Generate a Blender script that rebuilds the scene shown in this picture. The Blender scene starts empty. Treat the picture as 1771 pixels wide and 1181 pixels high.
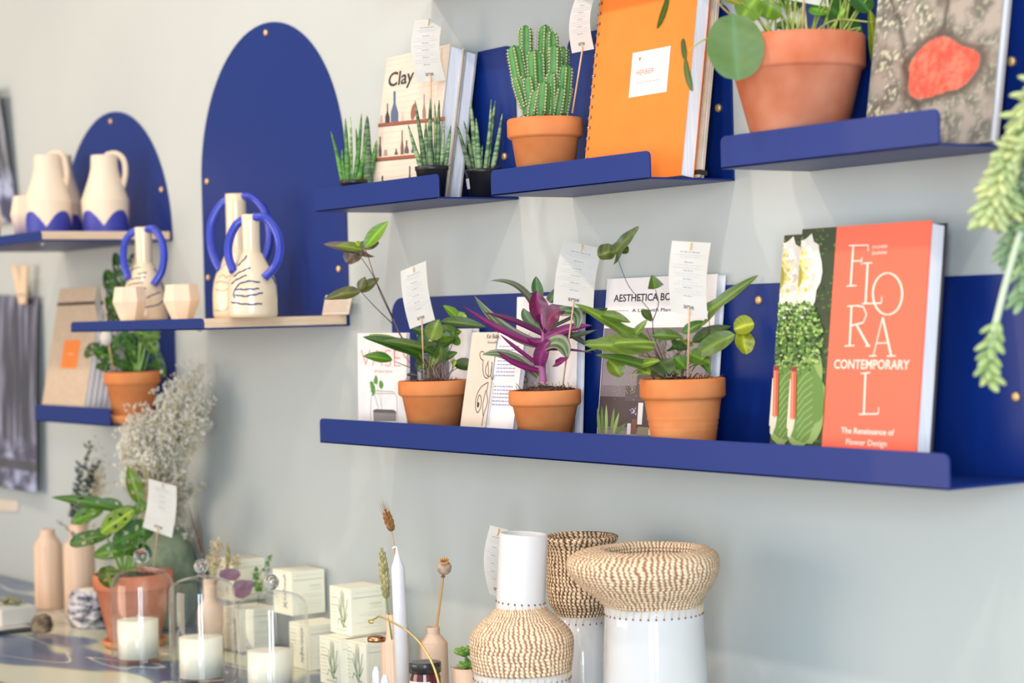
import bpy, bmesh, math, random
from mathutils import Vector, Matrix, noise
S = bpy.context.scene
COL = S.collection
PI = math.pi
# ------------------------------------------------------------------ camera
FPX = 3500.0; CX, CY = 885.5, 590.5
YAW, PITCH, ROLL = 0.96018, 0.01373, -0.02507
DIST = 1.7
CAM = Vector((0, -DIST, 0))
def _rot(a, b, c):
    ca, sa, cb, sb, cc, sc = math.cos(a), math.sin(a), math.cos(b), math.sin(b), math.cos(c), math.sin(c)
    base = Matrix(((ca, sa, 0), (0, 0, -1), (-sa, ca, 0)))
    px = Matrix(((1, 0, 0), (0, cb, -sb), (0, sb, cb)))
    rz = Matrix(((cc, -sc, 0), (sc, cc, 0), (0, 0, 1)))
    return rz @ px @ base
RM = _rot(YAW, PITCH, ROLL); RT = RM.transposed()
RIGHT, DOWN, FWD = Vector(RM[0]), Vector(RM[1]), Vector(RM[2])
UP = Vector((0, 0, 1))
cd = bpy.data.cameras.new('camera'); cam = bpy.data.objects.new('camera', cd); COL.objects.link(cam)
m = Matrix((RIGHT, -DOWN, -FWD)).transposed().to_4x4(); m.translation = CAM
cam.matrix_world = m
cd.sensor_width = 36; cd.lens = FPX / 1771 * 36; cd.clip_start = .05
cd.dof.use_dof = True; cd.dof.focus_distance = 2.72; cd.dof.aperture_fstop = 4.2
S.camera = cam
S.view_settings.view_transform = 'Standard'; S.view_settings.look = 'None'
S.view_settings.gamma = 1; S.view_settings.use_curve_mapping = False
S.view_settings.exposure = 0.04
S.cycles.transparent_max_bounces = 32
# ------------------------------------------------------------------ light
w = bpy.data.worlds.new('world'); S.world = w; w.use_nodes = True
w.node_tree.nodes['Background'].inputs[0].default_value = (.66, .83, 1, 1)
w.node_tree.nodes['Background'].inputs[1].default_value = 1.04
def area(name, loc, target, sx, sy, power, col):
    l = bpy.data.lights.new(name, 'AREA'); l.shape = 'RECTANGLE'; l.size = sx; l.size_y = sy
    l.energy = power; l.color = col
    o = bpy.data.objects.new(name, l); COL.objects.link(o); o.location = loc
    o.rotation_euler = (Vector(target) - Vector(loc)).to_track_quat('-Z', 'Y').to_euler(); return o
def spot(name, loc, target, power, col, size=75, rad=.025, blend=.6):
    l = bpy.data.lights.new(name, 'SPOT'); l.energy = power; l.color = col
    l.spot_size = math.radians(size); l.spot_blend = blend; l.shadow_soft_size = rad
    o = bpy.data.objects.new(name, l); COL.objects.link(o); o.location = loc
    o.rotation_euler = (Vector(target) - Vector(loc)).to_track_quat('-Z', 'Y').to_euler(); return o
area('window_daylight', (1.1, -3.3, .1), (-1.9, 0, -.4), .5, 2.2, 80, (.78, .89, 1))
area('window_daylight', (2.2, -2.9, .1), (-1.6, 0, -.4), .45, 2.2, 72, (.78, .89, 1))
area('warm_fill_left', (-4.2, -4.2, .0), (-3.6, 0, -.4), 2.6, 1.6, 78, (1, .78, .56))  # unseen fill lamp, added to lift and warm the left side
for i, (x, p) in enumerate(((-5.3, 18), (-4.45, 17), (-3.35, 22), (-2.5, 21), (-1.6, 25), (-.6, 22))):
    spot('track_spot', (x, -.95, 1.25), (x * .93 - .2, -.02, -.05), p, (1, .86, .75), 100, .024)
# ------------------------------------------------------------------ pixel helpers: a photo point on a real plane
def ray(px, py): return RT @ Vector(((px - CX) / FPX, (py - CY) / FPX, 1))
def onY(px, py, Y): v = ray(px, py); return CAM + v * ((Y - CAM.y) / v.y)
def onX(px, py, X): v = ray(px, py); return CAM + v * ((X - CAM.x) / v.x)
def onZ(px, py, Z): v = ray(px, py); return CAM + v * ((Z - CAM.z) / v.z)
def dep(P): return (Vector(P) - CAM).dot(FWD)
def at(px, py, d): return CAM + ray(px, py) * d
def onP(px, py, P, n):
    v = ray(px, py); return CAM + v * ((Vector(P) - CAM).dot(n) / v.dot(n))
def zoom(x0, y0, s): return lambda a, b: (x0 + a / s, y0 + b / s)
# ------------------------------------------------------------------ colour, materials
def lin(c): return tuple(((x / 255) / 12.92 if x <= 10 else (((x / 255) + .055) / 1.055) ** 2.4) for x in c)
def newmat(name):
    m = bpy.data.materials.new(name); m.use_nodes = True; nt = m.node_tree
    return m, nt, nt.nodes['Principled BSDF']
def N(nt, t, **k):
    n = nt.nodes.new(t)
    for a, b in k.items(): setattr(n, a, b)
    return n
def noise_tex(nt, scale, detail=3, rough=.5, coord='Object', stretch=None, dist=0, loc=None):
    tc = N(nt, 'ShaderNodeTexCoord'); mp = N(nt, 'ShaderNodeMapping')
    if stretch: mp.inputs['Scale'].default_value = stretch
    if loc: mp.inputs['Location'].default_value = loc
    nt.links.new(tc.outputs[coord], mp.inputs[0])
    n = N(nt, 'ShaderNodeTexNoise'); n.inputs['Scale'].default_value = scale; n.inputs['Detail'].default_value = detail
    n.inputs['Roughness'].default_value = rough; n.inputs['Distortion'].default_value = dist
    nt.links.new(mp.outputs[0], n.inputs[0]); return n
def ramp(nt, src, stops):
    r = N(nt, 'ShaderNodeValToRGB'); el = r.color_ramp.elements
    while len(el) < len(stops): el.new(.5)
    for e, (p, c) in zip(el, stops): e.position = p; e.color = (*c, 1)
    nt.links.new(src, r.inputs[0]); return r
def bump(nt, bs, src, st, dist=.001):
    b = N(nt, 'ShaderNodeBump'); b.inputs['Strength'].default_value = st; b.inputs['Distance'].default_value = dist
    nt.links.new(src, b.inputs['Height']); nt.links.new(b.outputs[0], bs.inputs['Normal']); return b
def mat(name, c, rough=.5, c2=None, scale=20, stretch=None, bmp=0, bscale=None, metal=0, spec=.5, coat=0, sss=0, bd=.001, detail=3):
    m, nt, bs = newmat(name)
    bs.inputs['Roughness'].default_value = rough; bs.inputs['Metallic'].default_value = metal
    bs.inputs['Specular IOR Level'].default_value = spec; bs.inputs['Coat Weight'].default_value = coat
    if sss:
        bs.inputs['Subsurface Weight'].default_value = sss; bs.inputs['Subsurface Scale'].default_value = .01
    n = noise_tex(nt, scale, detail, stretch=stretch, rough=.7 if detail > 5 else .5)
    c2 = c2 or tuple(x * .95 for x in c)
    r = ramp(nt, n.outputs[0], [(.42 if detail > 5 else .35, lin(c2)), (.58 if detail > 5 else .65, lin(c))]); nt.links.new(r.outputs[0], bs.inputs['Base Color'])
    if bmp:
        n2 = noise_tex(nt, bscale or scale * 3, 2, stretch=stretch); bump(nt, bs, n2.outputs[0], bmp, bd)
    return m
def colmat(name, rough=.5, dark=None, trans=0, spec=.5, bmp=0, bscale=200, back=None, coat=0):
    m, nt, bs = newmat(name)
    a = N(nt, 'ShaderNodeAttribute', attribute_name='Col'); src = a.outputs['Color']
    n = noise_tex(nt, 60, 2)
    mx = N(nt, 'ShaderNodeMix', data_type='RGBA', blend_type='MULTIPLY'); mx.inputs[0].default_value = dark or (.16 if trans else .05)
    nt.links.new(src, mx.inputs[6]); nt.links.new(n.outputs[0], mx.inputs[7]); src = mx.outputs[2]
    if back:
        g = N(nt, 'ShaderNodeNewGeometry'); m2 = N(nt, 'ShaderNodeMix', data_type='RGBA')
        nt.links.new(g.outputs['Backfacing'], m2.inputs[0]); nt.links.new(src, m2.inputs[6]); m2.inputs[7].default_value = (*lin(back), 1)
        src = m2.outputs[2]
    nt.links.new(src, bs.inputs['Base Color']); bs.inputs['Roughness'].default_value = rough
    bs.inputs['Specular IOR Level'].default_value = spec; bs.inputs['Coat Weight'].default_value = coat
    if bmp: n2 = noise_tex(nt, bscale, 2); bump(nt, bs, n2.outputs[0], bmp)
    if trans:
        t = N(nt, 'ShaderNodeBsdfTranslucent'); nt.links.new(src, t.inputs[0]); ms = N(nt, 'ShaderNodeMixShader'); ms.inputs[0].default_value = trans
        out = nt.nodes['Material Output']; nt.links.new(bs.outputs[0], ms.inputs[1]); nt.links.new(t.outputs[0], ms.inputs[2]); nt.links.new(ms.outputs[0], out.inputs[0])
    return m
M = {}
M['blue'] = mat('blue_powder_coat', (9, 42, 116), .42, (8, 38, 109), 900, bmp=.1, bscale=1800, bd=.0003, spec=.32, coat=.05)
M['wall'] = mat('sage_grey_paint', (189, 193, 189), .8, (186, 190, 186), 3, bmp=.05, bscale=180, spec=.2)
M['white_paint'] = mat('white_paint', (232, 230, 224), .8)
M['floor'] = mat('oak_floor', (196, 152, 112), .5, (176, 130, 92), 4, stretch=(1, 12, 1))
M['terra'] = mat('terracotta', (220, 144, 88), .7, (206, 118, 62), 14, bmp=.15, bscale=260, bd=.0005, spec=.3)
M['terra_old'] = mat('weathered_terracotta', (222, 148, 116), .75, (192, 104, 68), 12, bmp=.2, bscale=220, bd=.0006, spec=.3)
M['soil'] = mat('potting_soil', (105, 70, 50), .95, (45, 30, 24), 260, bmp=1, bscale=300, bd=.003)
M['ply'] = mat('plywood_edge', (238, 212, 180), .6, (218, 184, 148), 30, stretch=(.5, .5, 22), bmp=.05)
M['pinewood'] = mat('pale_turned_wood', (228, 196, 170), .6, (208, 170, 138), 70, stretch=(1, 1, .05), spec=.3)
M['stick'] = mat('bamboo_stick', (224, 190, 150), .6, (205, 168, 125), 40)
M['paper'] = mat('white_paper', (214, 208, 198), .75, (208, 202, 190), 30)
M['pages'] = mat('book_page_edges', (244, 243, 246), .8, (226, 226, 234), 14, stretch=(1, 60, 1))
M['cream_clay'] = mat('unglazed_cream_clay', (235, 214, 188), .75, (228, 205, 178), 18, bmp=.08, bscale=300, spec=.3)
M['cream_glaze'] = mat('cream_glaze', (232, 212, 180), .22, (226, 203, 168), 15, coat=.3)
M['white_glaze'] = mat('white_glazed_ceramic', (212, 209, 206), .1, (209, 206, 203), 10, coat=.5)
M['white_matt'] = mat('white_bisque_ceramic', (214, 210, 207), .45, (211, 207, 204), 10)
M['blue_glaze'] = mat('cobalt_blue_glaze', (50, 66, 182), .3, (44, 58, 168), 20, coat=.2)
M['brass'] = mat('brass', (236, 196, 138), .42, metal=.55)
M['steel'] = mat('steel_rivet', (220, 215, 210), .3, metal=1)
M['black_plastic'] = mat('black_plastic', (34, 34, 36), .4, (26, 26, 28), 30)
M['wax'] = mat('cream_candle_wax', (253, 244, 222), .5, sss=.05)
M['taper'] = mat('white_candle_wax', (232, 229, 230), .4, sss=.15)
M['kraft'] = mat('kraft_card', (205, 182, 156), .85, (196, 172, 146), 90)
M['elastic'] = mat('black_elastic', (45, 40, 36), .8)
M['orange'] = mat('orange_notebook_card', (250, 130, 40), .55, (246, 126, 36), 20)
M['coral'] = mat('coral_cover', (250, 106, 78), .5, (246, 102, 74), 20)
M['white_card'] = mat('white_cover', (236, 230, 228), .45, (230, 224, 222), 20)
M['beige_card'] = mat('beige_cover', (222, 206, 188), .5, (216, 198, 178), 20)
M['dark_card'] = mat('dark_cover', (50, 46, 52), .5)
M['grey_card'] = mat('grey_cover', (168, 162, 160), .5)
M['ink'] = colmat('printed_ink', .5)
M['gloss_print'] = colmat('glossy_print', .16, coat=.4)
M['ink_glaze'] = colmat('painted_glaze', .3, coat=.2)
M['leaf'] = colmat('leaf', .38, trans=.22, bmp=.1, bscale=120)
M['leaf_purple'] = colmat('striped_leaf', .38, trans=.15, back=(120, 28, 88), bmp=.1, bscale=120)
M['stemcol'] = colmat('plant_stem', .6)
M['dried'] = colmat('dried_flower', .9, trans=.42, dark=.04)
M['cactus'] = colmat('cactus_skin', .5, bmp=.2, bscale=150)
M['copper'] = mat('copper_lid', (214, 150, 110), .25, metal=1)
M['gold'] = mat('gold_wire', (235, 205, 130), .3, metal=.8)
M['jamlid'] = mat('black_lid', (46, 44, 44), .32, (40, 38, 38), 30, coat=.3)
M['jam'] = mat('dark_red_jam', (92, 20, 30), .15, coat=.5)
M['green_glaze'] = mat('speckled_green_stoneware', (150, 164, 134), .55, (112, 130, 106), 16, bmp=.25, bscale=90, detail=6)
M['quartz'] = mat('clear_quartz', (240, 236, 238), .15, (222, 216, 224), 30, coat=.6)
M['bark'] = mat('rough_brown_stone', (150, 128, 100), .8, (70, 58, 44), 60, bmp=.8, bscale=90, bd=.003)
M['sodalite'] = mat('blue_white_stone', (222, 214, 214), .4, (26, 34, 66), 34, stretch=(1, 1, 2.4), bmp=.6, bscale=40, bd=.004, detail=7)
M['ribbon'] = mat('green_ribbon', (172, 168, 108), .5, (120, 118, 66), 40)
M['mint'] = mat('mint_ribbon', (206, 224, 200), .6)
M['plate'] = mat('dark_plate', (70, 80, 84), .3)
def glassmat():
    m, nt, bs = newmat('clear_glass'); nt.nodes.remove(bs)
    tr = N(nt, 'ShaderNodeBsdfTransparent'); tr.inputs[0].default_value = (.99, .995, .992, 1)
    gl = N(nt, 'ShaderNodeBsdfGlossy'); gl.inputs['Roughness'].default_value = .03; gl.inputs[0].default_value = (1, 1, 1, 1)
    fr = N(nt, 'ShaderNodeFresnel'); ge = N(nt, 'ShaderNodeNewGeometry'); mi_ = N(nt, 'ShaderNodeMath', operation='MULTIPLY_ADD'); nt.links.new(ge.outputs['Backfacing'], mi_.inputs[0]); mi_.inputs[1].default_value = 1 / 1.34 - 1.34; mi_.inputs[2].default_value = 1.34; nt.links.new(mi_.outputs[0], fr.inputs[0])
    ms = N(nt, 'ShaderNodeMixShader'); nt.links.new(fr.outputs[0], ms.inputs[0]); nt.links.new(tr.outputs[0], ms.inputs[1]); nt.links.new(gl.outputs[0], ms.inputs[2])
    nt.links.new(ms.outputs[0], nt.nodes['Material Output'].inputs[0]); return m
M['glass'] = glassmat()
def weavemat(name, cream, brown):
    m, nt, bs = newmat(name); bs.inputs['Roughness'].default_value = .8; bs.inputs['Specular IOR Level'].default_value = .2
    tc = N(nt, 'ShaderNodeTexCoord'); sp = N(nt, 'ShaderNodeSeparateXYZ'); nt.links.new(tc.outputs['UV'], sp.inputs[0])
    def ma(op, a, b=None, c=None):
        n = N(nt, 'ShaderNodeMath', operation=op)
        for i, x in enumerate((a, b, c)):
            if x is None: continue
            if isinstance(x, (int, float)): n.inputs[i].default_value = x
            else: nt.links.new(x, n.inputs[i])
        return n.outputs[0]
    U, V = sp.outputs[0], sp.outputs[1]          # U in stitches round, V in coils up
    row = ma('FLOOR', V); fv = ma('FRACT', V)
    cb = N(nt, 'ShaderNodeCombineXYZ'); nt.links.new(ma('MULTIPLY', U, .22), cb.inputs[0]); nt.links.new(ma('MULTIPLY', V, .3), cb.inputs[1])
    nn = N(nt, 'ShaderNodeTexNoise'); nn.inputs['Scale'].default_value = 1.0; nn.inputs['Detail'].default_value = 3; nt.links.new(cb.outputs[0], nn.inputs[0])
    u2 = ma('ADD', U, ma('ADD', ma('MULTIPLY', fv, .28), ma('MULTIPLY', nn.outputs[0], 2.2)))
    fu = ma('FRACT', u2)
    s = ma('SINE', ma('MULTIPLY', fu, PI))
    wn = N(nt, 'ShaderNodeTexWhiteNoise', noise_dimensions='2D'); cb2 = N(nt, 'ShaderNodeCombineXYZ'); nt.links.new(ma('FLOOR', u2), cb2.inputs[0]); nt.links.new(row, cb2.inputs[1]); nt.links.new(cb2.outputs[0], wn.inputs[0])
    k = ma('ADD', s, ma('MULTIPLY', ma('SUBTRACT', wn.outputs[0], .5), .3))
    k = ma('ADD', k, ma('MULTIPLY', ma('SINE', ma('MULTIPLY', fv, PI)), .15))
    r = ramp(nt, k, [(.66, lin(brown)), (.80, lin(cream))]); nt.links.new(r.outputs[0], bs.inputs['Base Color'])
    h = ma('MULTIPLY', ma('ADD', s, .3), ma('SINE', ma('MULTIPLY', fv, PI)))
    bump(nt, bs, h, .6, .002); return m
M['weave'] = weavemat('woven_cream_brown', (248, 226, 190), (166, 116, 84))
M['weave_dark'] = weavemat('woven_dark_brown', (232, 204, 164), (112, 74, 56))
TLOC = (7, 2, 0)
def tablemat():
    m, nt, bs = newmat('marbled_blue_cream_top'); bs.inputs['Roughness'].default_value = .22; bs.inputs['Specular IOR Level'].default_value = .35
    n = noise_tex(nt, 1.9, 2, .4, stretch=(1, 2.4, 1), dist=.4, loc=TLOC)
    r = ramp(nt, n.outputs[0], [(.50, lin((70, 88, 124))), (.545, lin((98, 112, 138))), (.57, lin((206, 206, 172))), (.62, lin((212, 210, 184)))])
    n2 = noise_tex(nt, 1.5, 1, .4, stretch=(1, 3.4, 1), dist=.5)
    r2 = ramp(nt, n2.outputs[0], [(.49, (0, 0, 0)), (.50, (1, 1, 1)), (.51, (0, 0, 0))])
    mx = N(nt, 'ShaderNodeMix', data_type='RGBA'); nt.links.new(r2.outputs[0], mx.inputs[0]); nt.links.new(r.outputs[0], mx.inputs[6]); mx.inputs[7].default_value = (*lin((222, 214, 196)), 1)
    nt.links.new(mx.outputs[2], bs.inputs['Base Color']); return m
M['table'] = tablemat()
# ------------------------------------------------------------------ mesh builder
class MB:
    def __init__(s): s.v = []; s.f = []; s.mi = []; s.sm = []; s.c = []; s.uv = []; s.M = None; s.has_uv = False
    def add(s, vs, fs, col=(200, 200, 200), mi=0, smooth=False, uv=None, lincol=False):
        b = len(s.v)
        for i, p in enumerate(vs):
            p = Vector(p)
            s.v.append(s.M @ p if s.M else p)
        n = len(vs)
        if callable(col): s.c += [lin(col(Vector(p))) for p in vs]
        elif len(col) == n and n != 3 or (n == 3 and hasattr(col[0], '__len__')): s.c += [lin(c) for c in col]
        else: s.c += [lin(col)] * n
        if uv: s.has_uv = True; s.uv += uv
        else: s.uv += [(0, 0)] * n
        for f in fs: s.f.append(tuple(b + i for i in f)); s.mi.append(mi); s.sm.append(smooth)
        return s
    def box(s, c, d, col=(200, 200, 200), mi=0, R=None):
        x, y, z = (k / 2 for k in d); c = Vector(c)
        vs = [Vector((a, b, e)) for a in (-x, x) for b in (-y, y) for e in (-z, z)]
        vs = [c + (R @ v if R else v) for v in vs]
        return s.add(vs, [(0, 1, 3, 2), (4, 6, 7, 5), (0, 4, 5, 1), (2, 3, 7, 6), (0, 2, 6, 4), (1, 5, 7, 3)], col, mi)
    def frame_box(s, O, a, b, c, col=(200, 200, 200), mi=0):   # corner O and three edge vectors
        vs = [O, O + a, O + a + b, O + b, O + c, O + a + c, O + a + b + c, O + b + c]
        return s.add(vs, [(0, 3, 2, 1), (4, 5, 6, 7), (0, 1, 5, 4), (1, 2, 6, 5), (2, 3, 7, 6), (3, 0, 4, 7)], col, mi)
    def prism(s, pts, off, col=(200, 200, 200), mi=0):         # planar polygon extruded by off
        n = len(pts); vs = [Vector(p) for p in pts] + [Vector(p) + off for p in pts]
        fs = [tuple(range(n - 1, -1, -1)), tuple(range(n, 2 * n))] + [(i, (i + 1) % n, n + (i + 1) % n, n + i) for i in range(n)]
        return s.add(vs, fs, col, mi)
    def lathe(s, prof, c=(0, 0, 0), seg=48, col=(200, 200, 200), mi=0, smooth=True, A=None, wob=None, uvs=None):
        vs = []; uv = []; L = 0
        for i, (r, z) in enumerate(prof):
            if i: L += math.hypot(r - prof[i - 1][0], z - prof[i - 1][1])
            for j in range(seg + 1):
                t = 2 * PI * j / seg; rr = max(r, 1e-5)
                if wob: rr = wob(rr, z, t)
                p = Vector((rr * math.cos(t), rr * math.sin(t), z))
                if A: p = A @ p
                vs.append(p + Vector(c)); uv.append((j / seg * (uvs[0] if uvs else 1), L * (uvs[1] if uvs else 1)))
        w = seg + 1
        fs = [(i * w + j, i * w + j + 1, (i + 1) * w + j + 1, (i + 1) * w + j) for i in range(len(prof) - 1) for j in range(seg)]
        return s.add(vs, fs, col, mi, smooth, uv)
    def tube(s, pts, r, seg=8, col=(200, 200, 200), mi=0, cap=True, closed=False):
        pts = [Vector(p) for p in pts]; n = len(pts); vs = []; prev = None
        for i, p in enumerate(pts):
            t = (pts[min(i + 1, n - 1)] - pts[max(i - 1, 0)])
            if t.length < 1e-9: t = Vector((0, 0, 1))
            t.normalize()
            if prev is None:
                a = t.cross(Vector((0, 0, 1)));
                if a.length < .1: a = t.cross(Vector((1, 0, 0)))
            else: a = prev - t * prev.dot(t)
            a.normalize(); prev = a; b = t.cross(a); rr = r[i] if hasattr(r, '__len__') else r
            for j in range(seg): th = 2 * PI * j / seg; vs.append(p + (a * math.cos(th) + b * math.sin(th)) * rr)
        fs = [(i * seg + j, i * seg + (j + 1) % seg, (i + 1) * seg + (j + 1) % seg, (i + 1) * seg + j) for i in range(n - 1) for j in range(seg)]
        if cap: fs += [tuple(range(seg - 1, -1, -1)), tuple((n - 1) * seg + j for j in range(seg))]
        return s.add(vs, fs, col, mi, True)
    def ball(s, c, r, col=(200, 200, 200), nu=8, nv=6, scale=(1, 1, 1), R=None, mi=0, wob=None):
        vs = []; c = Vector(c)
        for i in range(nv + 1):
            ph = PI * i / nv
            for j in range(nu):
                th = 2 * PI * j / nu; p = Vector((math.sin(ph) * math.cos(th) * scale[0], math.sin(ph) * math.sin(th) * scale[1], math.cos(ph) * scale[2]))
                if wob: p *= wob(p)
                p *= r
                vs.append(c + (R @ p if R else p))
        fs = [(i * nu + j, (i + 1) * nu + j, (i + 1) * nu + (j + 1) % nu, i * nu + (j + 1) % nu) for i in range(nv) for j in range(nu)]
        return s.add(vs, fs, col, mi, True)
    def build(s, name, mats, parent=None, loc=None, bevel=0):
        me = bpy.data.meshes.new(name)
        o = bpy.data.objects.new(name, me); COL.objects.link(o)
        if parent: o.parent = parent; off = parent['_w']; off = Vector(off)
        elif loc is not None: off = Vector(loc); o.location = off
        else:
            xs = [v.x for v in s.v]; ys = [v.y for v in s.v]; zs = [v.z for v in s.v]
            off = Vector(((min(xs) + max(xs)) / 2, (min(ys) + max(ys)) / 2, min(zs))); o.location = off
        o['_w'] = list(off)
        me.from_pydata([v - off for v in s.v], [], s.f)
        me.polygons.foreach_set('use_smooth', s.sm); me.polygons.foreach_set('material_index', s.mi)
        ca = me.color_attributes.new('Col', 'FLOAT_COLOR', 'POINT'); ca.data.foreach_set('color', [x for c in s.c for x in (*c, 1)])
        if s.has_uv:
            ul = me.uv_layers.new(name='UVMap'); li = [0] * len(me.loops); me.loops.foreach_get('vertex_index', li)
            ul.data.foreach_set('uv', [x for i in li for x in s.uv[i]])
        for k in (mats if isinstance(mats, (list, tuple)) else [mats]): me.materials.append(M[k])
        me.update()
        if bevel:
            b = o.modifiers.new('bevel', 'BEVEL'); b.width = bevel; b.segments = 2; b.limit_method = 'ANGLE'; b.angle_limit = math.radians(40)
        return o
def thing(name, label, cat, loc, group=None):
    o = bpy.data.objects.new(name, None); COL.objects.link(o); o.location = loc; o.empty_display_size = .02
    o['_w'] = list(loc); o['label'] = label; o['category'] = cat
    if group: o['group'] = group
    return o
def tag(o, label, cat, group=None):
    o['label'] = label; o['category'] = cat
    if group: o['group'] = group
    return o
def spline(pts, n=8):
    pts = [Vector(p) for p in pts]; P = [pts[0] * 2 - pts[1]] + pts + [pts[-1] * 2 - pts[-2]]; out = []
    for i in range(1, len(P) - 2):
        for k in range(n):
            t = k / n; a, b, c, d = P[i - 1:i + 3]
            out.append(.5 * ((2 * b) + (c - a) * t + (2 * a - 5 * b + 4 * c - d) * t * t + (3 * b - a - 3 * c + d) * t ** 3))
    out.append(pts[-1]); return out
def sprof(prof, n=5):   # smooth a lathe profile
    return [(max(p.x, 0), p.y) for p in spline([Vector((a, b, 0)) for a, b in prof], n)]
def struct(name, mb, mt):
    o = mb.build(name, mt); o['kind'] = 'structure'; return o
# ------------------------------------------------------------------ the room
TZ = -.572; FZ = -1.46
struct('wall_back', MB().box((-3, .06, .3), (9, .12, 3.56)), 'wall')
struct('wall_left', MB().box((-7.56, -2.5, .3), (.12, 5, 3.56)), 'wall')
struct('floor', MB().box((-3, -2.5, FZ - .05), (9, 5.1, .1)), 'floor')
struct('ceiling', MB().box((-3, -2.5, 2.1), (9, 5.1, .08)), 'white_paint')
# display table below the shelves
t = thing('display_table', 'long display table with marbled blue and cream top under the shelves', 'table', (-3, -.36, FZ))
MB().box((-3, -.357, TZ - .02), (3.6, .70, .04)).build('tabletop', 'table', t, bevel=.004)
for sx in (-1, 1):
    for sy in (-1, 1):
        MB().box((-3 + sx * 1.7, -.357 + sy * .30, (FZ + TZ - .04) / 2), (.06, .06, TZ - .04 - FZ)).build('leg', 'white_paint', t, bevel=.003)
# ------------------------------------------------------------------ steel wall shelves
def rrect(x0, x1, z0, z1, r, y, bottom=False):
    P = [Vector((x0, y, z0)), Vector((x1, y, z0))]
    for cx, a0 in ((x1 - r, 0), (x0 + r, 90)):
        for k in range(9): a = math.radians(a0 + 90 * k / 8); P.append(Vector((cx + r * math.cos(a), y, z1 - r + r * math.sin(a))))
    return P
def screw(parent, x, z, y=-.0035):
    m = MB(); A = Matrix.Rotation(PI / 2, 3, 'X')
    m.lathe([(0, .0045), (.003, .0043), (.005, .003), (.0058, 0), (0, 0)], (x, y, z), 16, A=A); return m.build('screw', 'brass', parent)
def shelf(name, label, x0, x1, zb, depth, panel_h, lip_h, screws=(), r=.022, arch=False, tray=0, group=None):
    T = .0025; t = thing(name, label, 'shelf', ((x0 + x1) / 2, -depth / 2, zb), group)
    m = MB(); y0 = -.001
    if arch:
        w = (x1 - x0) / 2; cx = (x0 + x1) / 2; zc = zb + panel_h - w; P = [Vector((x0, y0, zb)), Vector((x1, y0, zb))]
        for k in range(49): a = PI * k / 48; P.append(Vector((cx + w * math.cos(a), y0, zc + w * math.sin(a))))
    else: P = rrect(x0, x1, zb, zb + panel_h, r, y0)
    m.prism(P, Vector((0, -T, 0)))
    m.build('back_panel', 'blue', t, bevel=.0005)
    MB().box(((x0 + x1) / 2, -depth / 2 - .0005, zb + T / 2), (x1 - x0, depth - .001, T)).build('shelf_plate', 'blue', t, bevel=.0005)
    MB().prism(rrect(x0, x1, zb, zb + lip_h, min(.008, lip_h * .45), -depth), Vector((0, T, 0))).build('front_lip', 'blue', t, bevel=.0006)
    for x, z in screws: screw(t, x, z)
    if tray:
        MB().box(((x0 + x1) / 2, -depth / 2 - .0005, zb + T + tray / 2), (x1 - x0 - .004, depth - .009, tray)).build('plywood_board', 'ply', t, bevel=.0012)
        for x in (x0 + .14, x1 - .12):
            MB().lathe([(0, 0), (.004, .0005), (.005, .003), (.005, .0035)], (x, -depth * .8, zb - .0035), 12).build('rivet', 'steel', t)
    return t
def sz(px, py): p = onY(px, py, 0); return (p.x, p.z)
ZU = .1625; ZL = -.1935; T = .0025
G = 'small blue steel shelves with a front lip'
shelf('wall_shelf', 'small blue metal shelf carrying the pottery book and three snake plants', -2.754, -2.402, ZU + .003, .139, .225, .035, [(-2.43, .23)], group=G)
shelf('wall_shelf', 'small blue metal shelf carrying the cactus pot and the orange notebook', -2.273, -1.929, ZU - .002, .138, .225, .035, [sz(878, 243), sz(1247, 187)][1:], group=G)
shelf('wall_shelf', 'small blue metal shelf at the upper right carrying the round-leaved plant', -1.795, -1.4536, ZU, .14, .225, .038, [sz(1754, 107)], group=G)
shelf('wall_shelf', 'long blue metal shelf carrying three terracotta pots and the coral red book', -2.758, -1.450, ZL, .14, .223, .038, [sz(1317, 519), sz(1762, 686)], r=.03, group=G)
shelf('wall_shelf', 'small blue metal shelf at the lower left carrying kraft notebooks', -3.925, -3.556, ZL, .14, .25, .034, group=G)
shelf('wall_shelf', 'small blue metal shelf at the right edge from which the pale succulent trails', -1.315, -.975, ZU, .14, .225, .038, group=G)
shelf('wall_shelf', 'long blue metal shelf mounted above the top edge of the photo', -2.62, -1.30, .487, .14, .223, .038, group=G)
shelf('arched_shelf', 'tall arched blue panel shelf with plywood board holding blue-handled vases', -3.421, -2.894, -.0135, .269, .534, .0185, [sz(464, 57), sz(362, 314), sz(364, 480), sz(590, 465)], arch=True, tray=.0155, group='arched blue panel shelves')
shelf('arched_shelf', 'shorter arched blue panel shelf at the upper left holding cream pitchers', -4.0907, -3.555, .156, .267, .272, .0185, [sz(195, 210), sz(283, 328)], arch=True, tray=.0155, group='arched blue panel shelves')
ZA1 = .156 + .018; ZA2 = -.0135 + .018
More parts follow.
